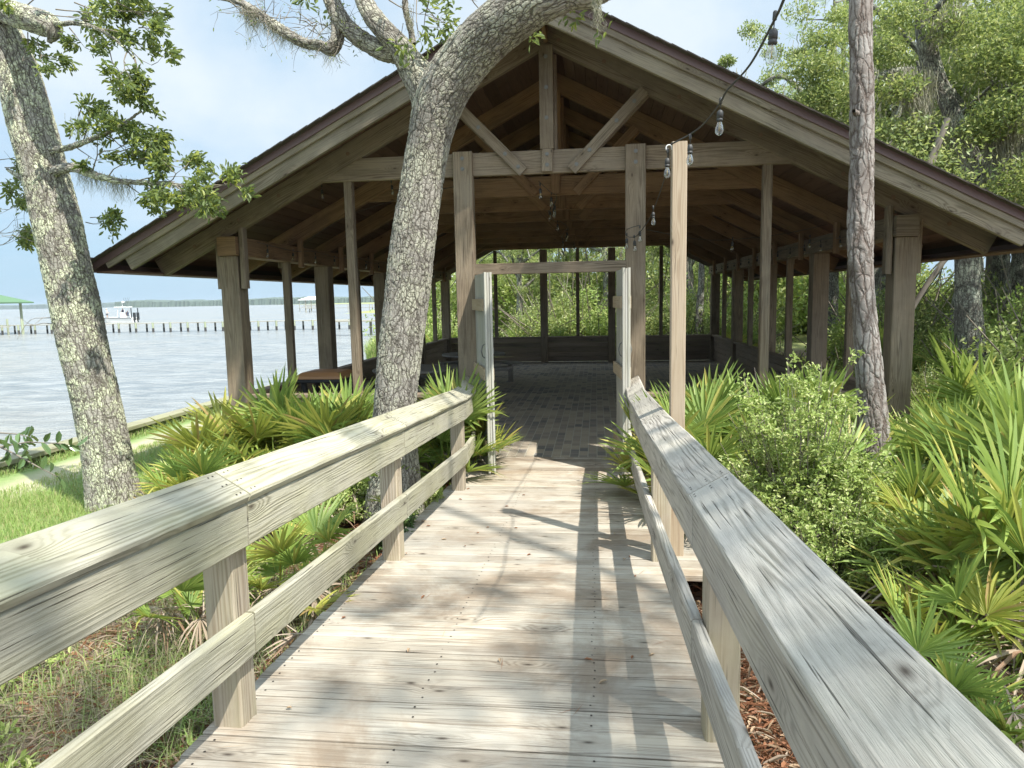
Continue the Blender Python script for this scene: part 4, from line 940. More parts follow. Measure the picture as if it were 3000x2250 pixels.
PAL = [  # left side
 (X_at(480, 6.0), 6.0, 'olive-tipped palmetto in front of the left corner post, nearest the seawall', 12, .95, .45, 2),
 (X_at(590, 6.1), 6.1, 'tall spiky palmetto right of the left corner post, with reddish blade tips', 13, 1.0, .35, 2),
 (X_at(700, 6.0), 6.0, 'bright green palmetto below the tan-topped bin, left of the forked oak', 13, 1.0, .12, 1),
 (X_at(770, 6.35), 6.35, 'palmetto touching the left side of the forked oak trunk, behind the bright one', 12, 1.02, .10, 1),
 (X_at(385, 5.1), 5.1, 'small sunlit palmetto beside the leaning oak at the lawn edge', 9, .72, .25, 3),
 (X_at(480, 4.9), 4.9, 'half-dead palmetto with silvery dry fronds between the leaning oak and the left handrail', 7, .66, .5, 5),
 (X_at(955, 6.35), 6.35, 'dark green palmetto between the forked oak and the left door post', 13, 1.05, .03, 1),
 (X_at(1010, 6.75), 6.75, 'palmetto leaning on the left door post above the handrail bend', 8, .85, .05, 0),
 (-1.62, 5.1, 'low palmetto under the left handrail next to the last rail post', 7, .62, .1, 3),
 (-1.60, 3.35, 'olive palmetto pushing out below the left handrail between two posts', 9, .62, .45, 3),
 (-1.85, 2.95, 'ragged palmetto on the left below the rail with curled dead fronds', 8, .58, .2, 5),
 # right side
 (X_at(1430, 5.6), 5.6, 'lime green palmetto leaning over the end of the right handrail', 9, .85, .3, 1),
 (X_at(1500, 5.1), 5.1, 'sunlit palmetto just right of the light wooden pole', 11, .92, .35, 2),
 (X_at(1620, 6.2), 6.2, 'upright palmetto behind the bush, against the low wall', 12, .95, .12, 2),
 (X_at(1580, 4.6), 4.5, 'yellowing palmetto hidden at the left foot of the bush', 6, .6, .6, 3),
 (X_at(1905, 5.3), 5.3, 'palmetto with yellow fronds at the foot of the pine trunk', 11, .82, .45, 2),
 (X_at(2010, 6.2), 6.2, 'palmetto in front of the right corner post', 12, .95, .15, 2),
 (X_at(2120, 6.6), 6.6, 'large palmetto behind the corner post on the right edge', 14, 1.2, .15, 2),
 (X_at(2190, 5.6), 5.6, 'tall palmetto at the right edge with stiff striped fronds', 14, 1.22, .25, 3),
 (X_at(2080, 4.9), 4.9, 'arching palmetto in the middle of the thicket on the right', 13, 1.05, .25, 2),
 (X_at(2215, 4.5), 4.4, 'broad palmetto cut by the right picture edge', 14, 1.15, .2, 3),
 (X_at(1985, 4.2), 4.2, 'palmetto right of the bush with thin yellow-edged blades', 12, .88, .45, 3),
 (X_at(2110, 3.5), 3.45, 'big close palmetto fanning out over the right handrail', 12, 1.02, .3, 6),
 (X_at(2250, 3.2), 3.2, 'closest tall palmetto at the right edge of the frame', 13, 1.08, .2, 5),
 (X_at(2040, 2.95), 2.9, 'low palmetto with pinkish dry leaves under it, right of the rail', 8, .62, .3, 9),
 (X_at(2060, 2.45), 2.45, 'small round-fanned palmetto seedling close to the right handrail', 7, .46, .1, 3),
 (X_at(2150, 2.25), 2.25, 'small palmetto near the lower right corner over grey dead fronds', 7, .46, .3, 5),
]
for x, y, lab, nf, sc, ye, dr in PAL: palmetto(x, y, lab, nf+4, sc*(1.16 if y > 4.3 else 1.0), ye, dr, up=.25 if y > 4.3 else 0)
palmetto(.95, 6.55, 'palmetto pressed against the low front wall right of the door', 15, 1.15, .15, 2)
palmetto(1.9, 6.7, 'palmetto against the right part of the low front wall', 15, 1.15, .2, 2)
palmetto(-3.0, 6.75, 'palmetto against the low wall behind the spiky one on the left', 13, 1.1, .15, 1)
palmetto(X_at(1800, 6.4), 6.4, 'palmetto behind the bush near the pine, hiding the low wall', 14, 1.1, .2, 2)
palmetto(X_at(1720, 6.6), 6.6, 'palmetto deep behind the bush, left of the pine', 13, 1.1, .1, 1)
palmetto(2.7, 5.6, 'palmetto between the pine and the right corner post', 14, 1.1, .2, 2)
for i in range(26):
    if i < 15: x = r.uniform(4.2, 9.5); y = r.uniform(7.2, 15)
    else: x = r.uniform(-5, 5.5); y = r.uniform(19.0, 21.5)
    palmetto(x, y, where('undergrowth palmetto', x, y), 9, r.uniform(1.0, 1.3), .15, 0, 'undergrowth palmettos')
for k_, (x, y, rz, s_, lab) in enumerate([(1.05, 2.85, 2.9, .95, 'pinkish dead frond arching over the litter beside the right rail'), (1.25, 3.05, 3.4, 1.0, 'upper pinkish dead frond right of the rail below the bush'), (1.5, 2.6, 2.6, 1.0, 'grey curled dead frond under the close palmetto on the right'), (1.35, 2.15, 2.2, .85, 'silvery dead frond near the lower right corner'), (1.6, 3.3, 3.0, 1.05, 'broad tan dead frond behind the close right palmetto'), (-1.75, 2.75, .2, .8, 'grey dead frond behind the first left rail post'), (-2.3, 4.6, .5, .9, 'silvery dead frond beyond the left rail near the leaning oak')]):
    o = bpy.data.objects.new('fallen_frond', FD[k_ % 4]); link(o); o.location = (x+.25, y, float(ground_h(x, y))+.16); o.rotation_euler = (.1, .1, rz); o.scale = (s_, s_, s_*.8)
    tag(o, lab, 'dead frond', 'fallen palmetto fronds')
# a few dead fronds lying on the edge of the boards
for x, y, rz, s_, lab in [(-1.30, 2.92, -.35, .62, 'tan dead frond lying across the left edge of the boards'), (-1.42, 3.25, .3, .6, 'dead frond half under the left rail, behind the one on the boards'), (-1.48, 5.3, -.6, .7, 'dead frond on the ground under the bend of the left handrail')]:
    o = bpy.data.objects.new('fallen_frond', FD[3]); link(o); o.location = (x-.3*s_, y, float(rampz(y))+.02 if x > -1.4 else float(ground_h(x, y))+.08); o.rotation_euler = (0, .32, rz); o.scale = (s_, s_, s_*.5)
    tag(o, lab, 'dead frond', 'fallen palmetto fronds')

# ------------------------------------------------------------------ shrubs
def shrub(x, y, rad, hgt, label, mat, nst, nlf, lL, lW, seed, name='shrub', cz=.5, group=None, detail=True):
    rr = np.random.RandomState(seed); z = float(ground_h(x, y)); root = empty(name, (x, y, z), label, 'shrub', group)
    mb = MB(); P, D = [], []
    for i in range(nst):
        d = rdirs(1, rr)[0]; d[2] = abs(d[2])*.9+.08 if cz > .4 else abs(d[2]); k = rr.uniform(.62, 1.12)
        tip = np.array([x+d[0]*rad*k, y+d[1]*rad*k, z+hgt*(1-cz)*(.5)+d[2]*hgt*.72*k+rr.uniform(-.1, .1)*hgt])
        b0 = np.array([x+rr.uniform(-.1, .1), y+rr.uniform(-.1, .1), z]); mid = b0*.5+tip*.5+np.array([0, 0, hgt*.10])+rr.normal(size=3)*.05*rad
        t = np.linspace(0, 1, 7)[:, None]; c = (1-t)**2*b0+2*t*(1-t)*mid+t*t*tip
        mb.tube([tuple(q) for q in c], list(np.linspace(.006, .0015, 7)*(hgt/1.2)**.5), 4, caps=False)
        m = nlf//nst; sub = max(3, m//26)
        for j in range(sub):
            tt = rr.uniform(.38, 1.0); o = (1-tt)**2*b0+2*tt*(1-tt)*mid+tt*tt*tip; dd = rdirs(1, rr)[0]; dd[2] = abs(dd[2])*.6; L = rr.uniform(.08, .26)*rad
            q = o+dd*L*rr.rand(m//sub, 1)+rr.normal(size=(m//sub, 3))*.017*(rad+.3); P.append(q); D.append(unit(dd*.8+rr.normal(size=(m//sub, 3))))
            if detail: mb.tube([tuple(o), tuple(o+dd*L)], [.0016, .0008], 3, caps=False)
    P = np.concatenate(P); D = np.concatenate(D)
    sel = P[:, 2] > z+.03; P, D = P[sel], D[sel]
    mb.build('stems', twigm, root)
    obj('foliage', leafmesh('foliage', [leaves(P, D, lL*rr.uniform(.7, 1.2, len(P)), lW*rr.uniform(.8, 1.1, len(P)), rr, upb=.6)], mat), root)
    return root
bx = X_at(1730, 4.2)
shrub(bx, 4.2, .56, 1.28, 'dense light-green bush of tiny leaves right of the rail, in front of the pine', L_bright, 150, 25000, .029, .015, 31, 'bush')
shrub(bx+.06, 3.7, .44, .72, 'lower front lobe of small-leaved bush spilling towards the rail', L_bright, 70, 14000, .024, .012, 32, 'bush')
shrub(X_at(640, 4.9), 4.9, .55, .52, 'low green shrub between the dry palmetto and the left handrail', L_bright, 60, 9000, .034, .013, 33)
shrub(X_at(760, 5.2), 5.2, .42, .50, 'leafy low shrub at the left foot of the forked oak', L_bright, 50, 6000, .034, .013, 34)
shrub(X_at(560, 5.6), 5.6, .45, .42, 'low shrub under the olive-tipped palmetto', L_bright, 40, 5000, .036, .013, 35)
shrub(X_at(905, 4.5)-.22, 4.5, .20, .34, 'small dark holly-like shrub behind the third left rail post', L_dark, 26, 1500, .04, .018, 36)
shrub(X_at(960, 5.3)-.22, 5.3, .20, .42, 'small shrub under the left rail right of the forked oak', L_bright, 26, 2000, .036, .016, 37)
shrub(X_at(2060, 4.3), 4.15, .42, .85, 'glossy dark-leaved shrub inside the right thicket of palmettos', L_dark, 50, 2400, .06, .026, 38)
shrub(X_at(1980, 4.8), 5.0, .4, .75, 'glossy shrub between the pine and the right corner post', L_dark, 40, 1800, .055, .024, 39)
for x_, y_, s_, lab_ in [(-1.75, 1.55, .16, 'broad-leaved green weed nearest the camera below the left rail'), (-2.0, 1.95, .2, 'clump of bright weeds in the dry grass left of the first post'), (-1.55, 2.5, .13, 'small weed beside the second left rail post'), (-2.5, 2.6, .22, 'leafy weed patch at the left edge below the rail'), (-1.65, 1.1, .14, 'low weed at the bottom left corner')]:
    shrub(x_, y_, s_, s_*1.2, lab_, L_bright, 14, 260, .042, .016, int(x_*-100)+int(y_*10), 'weed', group='weeds below the left rail')
shrub(.95, 2.35, .12, .14, 'tiny green seedling by the right rail in red leaf litter', L_bright, 8, 60, .04, .02, 40)

# ------------------------------------------------------------------ grass, litter
def blades(n, xr, yr, L, wd, mat, name, rr, mask=None, lean=.5, kind='stuff', lz=0.0):
    x = rr.uniform(*xr, n); y = rr.uniform(*yr, n)
    if mask is not None: s_ = mask(x, y, rr); x, y = x[s_], y[s_]
    n = len(x); z = ground_h(x, y)+lz; Lh = rr.uniform(L[0], L[1], n); a = rr.rand(n)*6.28; ln = rr.uniform(.1, lean, n)
    b = np.stack([x, y, z-.01], -1); d = np.stack([np.cos(a), np.sin(a), 0*a], -1); w_ = np.stack([-np.sin(a), np.cos(a), 0*a], -1)*wd
    m1 = b+np.array([0, 0, 1])*(Lh*.55)[:, None]+d*(Lh*ln*.35)[:, None]; t1 = b+np.array([0, 0, 1])*(Lh*(1-.35*ln))[:, None]+d*(Lh*ln*1.1)[:, None]
    V = np.stack([b-w_, b+w_, m1+w_*.8, m1-w_*.8, t1], 1).reshape(-1, 3); k = np.arange(n)[:, None]*5
    me = mesh_np(name, V, [k+np.array([[0, 1, 2, 3]]), k+np.array([[3, 2, 4]])], mat, {'seed': np.repeat(rr.rand(n)*100, 5)})
    return tag(obj(name, me), kind=kind)
rr = np.random.RandomState(9)
cl_ = lambda s, o, th: (lambda x, y, q: fbm(x, y, s, o)+q.normal(size=len(x))*.25 > th)
blades(80000, (-6.9, -2.6), (2.5, 10), (.03, .10), .0025, L_grass, 'lawn_grass', rr, lambda x, y, q: (x < -2.9+.5*fbm(x, y, 1.5)) & (fbm(x, y, 1.3, 1)+q.normal(size=len(x))*.4 > -.45) & (np.abs(x+6.4) > .22), 1.0)
blades(26000, (-6.8, -3.4), (2.6, 6.5), (.07, .17), .0016, L_grass, 'tall_lawn_grass', rr, cl_(1.2, 5., .05), 1.2)
blades(10000, (-3.1, -1.30), (.9, 3.9), (.10, .32), .0011, L_straw, 'wiry_grass', rr, cl_(2.6, 3., -.1), 1.5)
blades(26000, (-3.6, -1.35), (.9, 4.6), (.04, .17), .0028, L_grass, 'green_weeds', rr, cl_(2.2, 7., .2), 1.2)
blades(7000, (.75, 2.8), (.9, 2.3), (.08, .28), .0018, L_grass, 'edge_grass', rr, lambda x, y, q: (fbm(x, y, 2.2, 4.)+q.normal(size=len(x))*.2 > .1) & (x > .95), 1.2)
blades(30000, (-13, -9.0), (26, 46), (.5, 1.1), .012, L_grass, 'marsh_grass', rr, lambda x, y, q: x > shore(y)+.2, .6)
blades(6000, (-7.3, -6.6), (3, 14), (.05, .16), .003, L_grass, 'seawall_grass', rr, lambda x, y, q: (np.abs(x+6.72) < .09), 1.0)
def litter(n, regs, name, L, wf, mat, rr, lift=.03):
    P = []
    for (x0, x1, y0_, y1_, f) in regs:
        m = int(n*f); x = rr.uniform(x0, x1, m); y = rr.uniform(y0_, y1_, m); P.append(np.stack([x, y, ground_h(x, y)+rr.rand(m)*lift+.004], -1))
    P = np.concatenate(P); D = rdirs(len(P), rr); D[:, 2] *= .22; D = unit(D); Lr = L*rr.uniform(.6, 1.2, len(P))
    V, F, s_ = leaves(P, D, Lr, Lr*wf, rr, False, .35, .85)
    return tag(obj(name, mesh_np(name, V, F, mat, {'seed': s_})), kind='stuff')
regs = [(.46, 1.6, .9, 3.6, .34), (.46, 3.4, 3.2, 6.9, .20), (-1.85, -1.27, 1.2, 6.8, .22), (-3.2, -1.7, 1.0, 6.8, .14), (1.5, 3.6, 1.6, 4.0, .10)]
litter(26000, regs, 'leaf_litter', .042, .38, L_litter, rr)
litter(26000, regs, 'pine_straw', .11, .022, L_litter, rr, .045)
litter(7000, [(-3.4, -1.3, .9, 6.0, .7), (.5, 3.0, 1.2, 5.0, .4)], 'dry_scraps', .10, .10, L_dry, rr, .05)

# ------------------------------------------------------------------ background trees
def bg_oak(seed, h, cr_, nleaf, moss=True):
    q = np.random.RandomState(seed); parts = []; tips = []
    lean = q.normal(size=2)*.06*h; th = h*.45
    top = np.array([lean[0], lean[1], th])
    parts.append(trunk_part([(0, 0, -.3, .024*h), (lean[0]*.2, lean[1]*.2, th*.4, .019*h), (*top, .015*h), (lean[0]*1.6, lean[1]*1.5, h*.78, .007*h)], .3, 9, .3, .08, seed)); tips.append(np.array([lean[0]*1.6, lean[1]*1.5, h*.78]))
    for k in range(9):
        a = k*2.4+q.uniform(-.4, .4); z0 = q.uniform(.28, .6)*h; L = cr_*q.uniform(.6, 1.0); b = np.array([lean[0]*z0/th, lean[1]*z0/th, z0])
        m_ = b+np.array([math.cos(a)*L*.5, math.sin(a)*L*.5, q.uniform(.05, .22)*h]); t = b+np.array([math.cos(a)*L, math.sin(a)*L, q.uniform(.05, .38)*h])
        parts.append(trunk_part([(*b, .009*h), (*m_, .006*h), (*t, .002*h)], .25, 6, 0, .08, seed+k)); tips += [t, (m_+t)/2, m_]
    P, D = [], []; ncl = 70
    for k in range(ncl):
        c = tips[q.randint(len(tips))]+np.clip(q.normal(size=3), -1.1, 1.1)*np.array([.15, .15, .07])*h*.75; m_ = int(nleaf/ncl*q.uniform(.5, 1.5)); R_c = q.uniform(.25, .6)
        d = rdirs(m_, q)*(q.rand(m_, 1)**.45)*R_c; d[:, 2] *= .55; P.append(c+d); D.append(unit(rdirs(m_, q)+np.array([0, 0, -.15])))
    P = np.concatenate(P); D = np.concatenate(D); s_ = P[:, 2] > .3; P, D = P[s_], D[s_]
    tm = trunk_mesh('trunk', parts, B_farL); cm_ = leafmesh('crown', [leaves(P, D, .085*q.uniform(.7, 1.2, len(P)), .038, q, True)], L_oakb)
    mp = P[q.randint(len(P), size=420)]; mo = leafmesh('moss', [strands(mp, q.uniform(.15, .75, len(mp)), .011, q, 4, .05)], L_moss) if moss else None
    return tm, cm_, mo
def bg_pine(seed, h, nt_):
    q = np.random.RandomState(seed); l_ = q.normal(size=2)*.03*h
    parts = [trunk_part([(0, 0, -.3, .013*h), (l_[0]*.5, l_[1]*.5, h*.5, .010*h), (*l_, h, .003*h)], .4, 8, .2, .05, seed)]; C = []
    for k in range(34):
        f = q.uniform(.30, 1.0); z = f*h; a = q.rand()*6.28; L = (1.08-f)*h*.30+.35; b = np.array([l_[0]*f, l_[1]*f, z]); t = b+np.array([math.cos(a)*L, math.sin(a)*L, q.uniform(.05, .3)*L+.1])
        parts.append(trunk_part([(*b, .0035*h), (*((b+t)/2), .002*h), (*t, .0012*h)], .3, 5, 0, .05, k))
        for j in range(nt_//34): C.append(b+(t-b)*q.uniform(.3, 1.08)+q.normal(size=3)*.16)
    return trunk_mesh('trunk', parts, B_far), leafmesh('crown', [tuft_set(np.array(C), 40, .24, q, .009, .35)], L_pine), None
OAKS = [bg_oak(41, 9.5, 3.3, 29000), bg_oak(42, 8.0, 3.0, 27000), bg_oak(43, 11, 3.8, 34000), bg_oak(44, 7.0, 2.6, 22000, False)]
PINES = [bg_pine(51, 12, 330), bg_pine(52, 10, 300)]
def plant_tree(kind, x, y, s_, label, group, name, rz=None):
    e = empty(name, (x, y, float(ground_h(x, y))), label, 'tree', group); q = random.random()*6.28 if rz is None else rz
    for me in kind:
        if me is None: continue
        o = bpy.data.objects.new(me.name.split('.')[0], me); link(o, e); o.rotation_euler = (0, 0, q)
        if o.name.startswith('moss'): o['kind'] = 'stuff'
        o.scale = (s_, s_, s_*random.uniform(.95, 1.08))
    return e
GO, GP = 'oaks of the wood behind the pavilion', 'pines of the wood behind the pavilion'
random.seed(4)
for x, y, k, s_ in [(6.6, 14.0, 2, .82), (8.4, 16.0, 0, .95), (7.0, 18.5, 1, 1.1), (5.6, 15.5, 0, .95), (7.6, 12.8, 1, 1.05), (9.2, 17, 2, 1.0), (6.4, 20.5, 2, .95), (3.2, 24, 1, .9), (0.4, 25.5, 3, .95), (-2.6, 24.2, 1, .72), (-4.6, 26.5, 3, .62), (8.6, 9.6, 3, 1.0), (11.5, 13.5, 0, 1.05), (12.5, 20, 2, 1.1), (-1.0, 29, 0, .7), (6.8, 29, 0, 1.0), (10, 26, 1, 1.1), (15, 17, 1, 1.2), (14, 28, 2, 1.1), (10.5, 33, 2, 1.0), (1.5, 34, 1, .85), (19, 24, 0, 1.2), (10.4, 7.6, 3, 1.1), (-3.9, 31.5, 3, .7), (17.5, 12, 2, 1.1), (21, 33, 2, 1.2), (27, 26, 2, 1.2)]:
    plant_tree(OAKS[k], x, y, s_, where('mossy grey-green oak', x, y), GO, 'oak_tree')
for x, y, k, s_ in [(5.9, 17.4, 0, .80), (8.2, 14.6, 1, .98), (6.9, 22.5, 0, .88), (9.8, 19.2, 0, 1.0), (11.8, 16.4, 1, 1.15), (13.6, 22, 0, 1.15), (8.8, 28, 0, 1.1), (16, 20, 0, 1.2), (7.4, 10.9, 1, .7), (12.8, 10.8, 1, 1.1)]:
    plant_tree(PINES[k], x, y, s_, where('bright green pine', x, y), GP, 'pine_tree')
# the leaning, lichened oak that shows over the right roof slope
OD = empty('oak_tree', (5.4, 11, -.2), 'big lichen-spotted oak over the right roof slope, with a pale leaning limb and hanging moss', 'tree')
def t11(px, py, Yd, wpx): v = at(px, py, Yd); return (v.x, v.y, v.z, wpx/2/1534*Yd)
parts = [trunk_part([t11(2095, 830, 11, 62), t11(2094, 700, 11, 50), t11(2090, 560, 11, 46), t11(2104, 470, 11, 48), t11(2120, 425, 11, 50), t11(2105, 360, 11, 36), t11(2075, 290, 11, 34), t11(2045, 220, 11, 30), t11(2015, 150, 11, 32), t11(2000, 80, 11, 34), t11(1992, 0, 11, 30), t11(1985, -120, 11, 24)], .03, 40, .1, .05, 1.),
         trunk_part([t11(2115, 440, 11, 40), t11(2160, 395, 10.8, 38), t11(2210, 340, 10.6, 36), t11(2260, 260, 10.4, 30), t11(2330, 150, 10.2, 22)], .03, 30, 0, .05, 2.),
         trunk_part([t11(2020, 155, 11, 18), t11(1975, 150, 10.8, 12), t11(1920, 155, 10.6, 9), t11(1880, 175, 10.5, 6)], .03, 14, 0, .08, 3.),
         trunk_part([t11(2000, 60, 11, 16), t11(2030, 10, 10.8, 12), t11(2080, -40, 10.6, 9)], .03, 14, 0, .08, 4.)]
obj('trunk', trunk_mesh('trunk', parts, B_farL), OD)
q = np.random.RandomState(61); P, D, ms = [], [], []
for px, py, Yd, R_c, n in [(1760, 150, 10.5, .42, 1100), (1800, 210, 10.5, .45, 1200), (1735, 230, 10.5, .30, 600), (1900, 110, 10.6, .4, 800), (1940, 190, 10.4, .35, 500), (2060, 60, 10.6, .4, 800), (2150, 130, 10.4, .5, 1200), (2190, 240, 10.2, .5, 1300), (2120, 280, 10.4, .35, 600), (2040, 400, 10.4, .35, 600), (2200, 60, 10.4, .5, 1000), (2160, 430, 10.2, .4, 700), (1950, 30, 10.6, .4, 700), (1780, 90, 10.6, .25, 350), (2230, 380, 10, .5, 900), (1850, 260, 10.5, .3, 450), (1970, 270, 10.6, .3, 350)]:
    c = a3(px, py, Yd); d = rdirs(n, q)*(q.rand(n, 1)**.45)*R_c; d[:, 2] *= .6; P.append(c+d); D.append(rdirs(n, q))
P = np.concatenate(P); D = np.concatenate(D)
obj('crown', leafmesh('crown', [leaves(P, D, .065*q.uniform(.7, 1.2, len(P)), .028, q)], L_oakb), OD)
for (x0, y0_), (x1, y1_), n, L in [((1960, 160), (2010, 165), 420, .75), ((1900, 160), (1960, 160), 200, .4), ((2130, 390), (2212, 320), 900, .8), ((2140, 300), (2212, 240), 500, .7), ((2050, 240), (2090, 330), 160, .4), ((1840, 200), (1860, 210), 60, .45), ((2020, 40), (2080, 10), 200, .4)]:
    qq = np.linspace(a3(x0, y0_, 10.6), a3(x1, y1_, 10.6), n)+q.normal(size=(n, 3))*.06; ms.append(strands(qq, q.uniform(.1, L, n), .006, q, 6, .04))
obj('moss', leafmesh('moss', ms, L_moss), OD)
# slim dark trunks in the thicket right of the pavilion
for x, y, hh_, lab in [(3.75, 9.2, 3.6, 'dark slim trunk just left of the right corner post, in shade'), (6.6, 9.4, 4.5, 'slim trunk in the thicket at the far right edge'), (5.0, 13.5, 5, 'thin grey trunk between the corner post and the lichened oak'), (2.75, 20.4, 6.5, 'pale moss-hung trunk seen past the rear right corner of the pavilion'), (.9, 22.6, 3.6, 'thin twisted trunk seen through the rear opening right of the door')]:
    e = empty('tree', (x, y, -.2), lab, 'tree'); q = np.random.RandomState(int(x*10)); w_ = q.normal(size=(4, 2))*.12
    obj('trunk', trunk_mesh('trunk', [trunk_part([(x, y, -.4, .10), (x+w_[0, 0], y+w_[0, 1], hh_*.35, .085), (x+w_[1, 0], y, hh_*.7, .06), (x+w_[2, 0]*2, y, hh_, .03)], .05, 14, .2, .07, x), trunk_part([(x+w_[0, 0], y, hh_*.35, .04), (x+.4, y-.1, hh_*.55, .025), (x+.8, y-.2, hh_*.6, .01)], .05, 8, 0, .07, x)], B_farL if 'pale' in lab or 'grey' in lab else B_far), e)
    Pm = np.array([x, y, hh_*.8])+rdirs(2200, q)*q.rand(2200, 1)**.5*np.array([.9, .9, .8])
    obj('crown', leafmesh('crown', [leaves(Pm, rdirs(2200, q), .06, .026, q, True)], L_oakb), e)
# thicket shrubs
def bg_shrub(seed, n, mat, L):
    q = np.random.RandomState(seed); P, D = [], []
    for k in range(26):
        c = rdirs(1, q)[0]*q.uniform(.2, .85)*np.array([1, 1, .9]); c[2] = abs(c[2])*1.1+.1; m_ = n//26; d = rdirs(m_, q)*(q.rand(m_, 1)**.5)*q.uniform(.18, .42); P.append(c+d); D.append(rdirs(m_, q))
    P = np.concatenate(P); D = np.concatenate(D); s_ = P[:, 2] > 0; P, D = P[s_], D[s_]; mb = MB()
    for k in range(16):
        t = rdirs(1, q)[0]; t[2] = abs(t[2])*.9+.5; mb.tube([(0, 0, -.1), tuple(t*.5+q.normal(size=3)*.08), tuple(t)], [.016, .01, .004], 4, caps=False)
    return leafmesh('foliage', [leaves(P, D, L*q.uniform(.7, 1.2, len(P)), L*.42, q, True)], mat), mb.mesh('stems', twigm)
BS = [bg_shrub(71, 9000, L_oakb, .055), bg_shrub(72, 9000, L_bright, .05), bg_shrub(73, 8000, L_oakb, .06), bg_shrub(74, 7000, L_pine, .055)]
q = np.random.RandomState(8); spots = []
for i in range(22): spots.append((q.uniform(-5.4, 4.5), q.uniform(20.5, 24.5), q.uniform(1.2, 2.1)))
for i in range(30): spots.append((q.uniform(4.6, 12), q.uniform(7.5, 19), q.uniform(.9, 1.9)))
for i in range(30): spots.append((q.uniform(-6.5, 14), q.uniform(26, 36), q.uniform(2.6, 4.2)))
for i in range(6): spots.append((q.uniform(3.6, 4.4), q.uniform(8.5, 18), q.uniform(.5, .9)))
for x, y, s_ in spots:
    e = empty('shrub', (x, y, float(ground_h(x, y))), 'x', 'shrub', 'thicket shrubs'); k = q.randint(4); e['label'] = where(['grey-green bushy shrub', 'bright-leaved shrub', 'dense dark-stemmed shrub', 'vivid green shrub'][k], x, y)
    for me in BS[k]:
        o = bpy.data.objects.new(me.name.split('.')[0], me); link(o, e); o.rotation_euler = (0, 0, q.rand()*6.28); o.scale = (s_, s_, s_*q.uniform(.8, 1.25))

# ------------------------------------------------------------------ far shore
fm_, nt, p = newmat('far_woods')
tf = nd(nt, 'ShaderNodeTexCoord').outputs['Object']
v1 = noi(nt, vmth(nt, 'MULTIPLY', tf, (.12, .12, .45)), 1.0, 5, .7); c = mixc(nt, v1, (.045, .075, .06), (.12, .15, .12))
nt.links.new(c, p.inputs['Base Color']); p.inputs['Roughness'].default_value = 1
def far_wood(name, x0, x1, y, h, dep, step, seed):
    q = np.random.RandomState(seed); xs_ = np.arange(x0, x1, step); ys_ = np.linspace(0, dep, 5); X, Y = np.meshgrid(xs_, ys_)
    prof = np.array([.0, .82, 1, .95, 0])[:, None]; hh_ = h*(1+.09*np.sin(xs_/61.)+.05*np.sin(xs_/17.)+q.normal(size=len(xs_))*.05)
    Zm = -1.5+prof*hh_[None]+q.normal(size=X.shape)*.02*h*(prof > 0); Yw = y+Y+12*np.sin(X/90.)+q.normal(size=X.shape)*2; Yw[1] = Yw[0]+3
    idx = np.arange(X.size).reshape(X.shape); Q = np.stack([idx[:-1, :-1], idx[:-1, 1:], idx[1:, 1:], idx[1:, :-1]], -1).reshape(-1, 4)
    tag(obj(name, mesh_np(name, np.stack([X, Yw, Zm], -1).reshape(-1, 3), Q, fm_)), kind='stuff')
far_wood('far_woods', -1085, -200, 1500, 15, 120, 3.5, 1)
far_wood('distant_shoreline', -4600, -1400, 3000, 20, 300, 14, 2)

# ------------------------------------------------------------------ piers and boathouses
P_dark = simple('wet_piling', (.05, .048, .045), .8, 0, .3, sc=2)
P_green = wood('algae_piling', (.34, .36, .25), (.22, .24, .17), F=20, grayamt=.2, green=.6, greenc=(.33, .40, .24))
pr = empty('pier', (-48, 74.5, -1.3), 'long low wooden pier on paired pilings crossing the bay on the left', 'pier')
mb = MB()
for k in range(13): mb.board((-80+4.2*k, 74.4, -.31), (-80+4.2*k+4.18, 74.4, -.31), 1.3, .07)
mb.build('deck', W['pier'], pr)
k = 0
for x in np.arange(-79.5, -25, 2.05):
    for dy, g in ((-.62, 1), (.66, 0)):
        m_ = MB(); xo = x-.1 if g else x+.35; m_.tube([(xo, 74.4+dy, -.85), (xo, 74.4+dy, -.24 if g else -.36)], .115 if g else .10, 8)
        pl = m_.build('piling', P_green if g else W['pier'], pr)
        m_ = MB(); m_.tube([(xo, 74.4+dy, -2.2), (xo, 74.4+dy, -.85)], .12 if g else .105, 8); m_.build('wet_foot', P_dark, pl)
    k += 1
for x in (-66.4, -64.6):
    m_ = MB(); m_.tube([(x, 73.6, -1.6), (x, 73.6, .45)], .12, 8); m_.build('mooring_post', P_green, pr)
gr = simple('green_roof', (.10, .19, .10), .6, .1, .2)
bh = empty('boathouse', (-70, 75, -1.3), 'open boathouse with green metal hip roof at the left picture edge', 'boathouse')
mb = MB(); rx0, rx1, ry0, ry1 = -77.6, -66.6, 71.5, 78
mb.add([(rx0, ry0, 2.36), (rx1, ry0, 2.36), (rx1, ry1, 2.36), (rx0, ry1, 2.36), (-75.1, 74.7, 3.6), (-69.8, 74.7, 3.6), (rx0, ry0, 2.22), (rx1, ry0, 2.22), (rx1, ry1, 2.22), (rx0, ry1, 2.22)], [(0, 1, 5, 4), (1, 2, 5), (2, 3, 4, 5), (3, 0, 4), (6, 9, 8, 7), (0, 6, 7, 1), (1, 7, 8, 2), (2, 8, 9, 3), (3, 9, 6, 0)], [(0, 0, 0)]*10, 1)
mb.build('roof', gr, bh)
for x in (-76.6, -72.2, -67.7):
    for y in (72.3, 77.2): m_ = MB(); m_.tube([(x, y, -2), (x, y, 2.25)], .15, 8); m_.build('post', P_green if x > -68 else W['pier'], bh)
mb = MB(); mb.board((-76, 72.6, -.42), (-65.6, 72.6, -.42), 1.0, .1); mb.build('dock', W['pier'], bh)
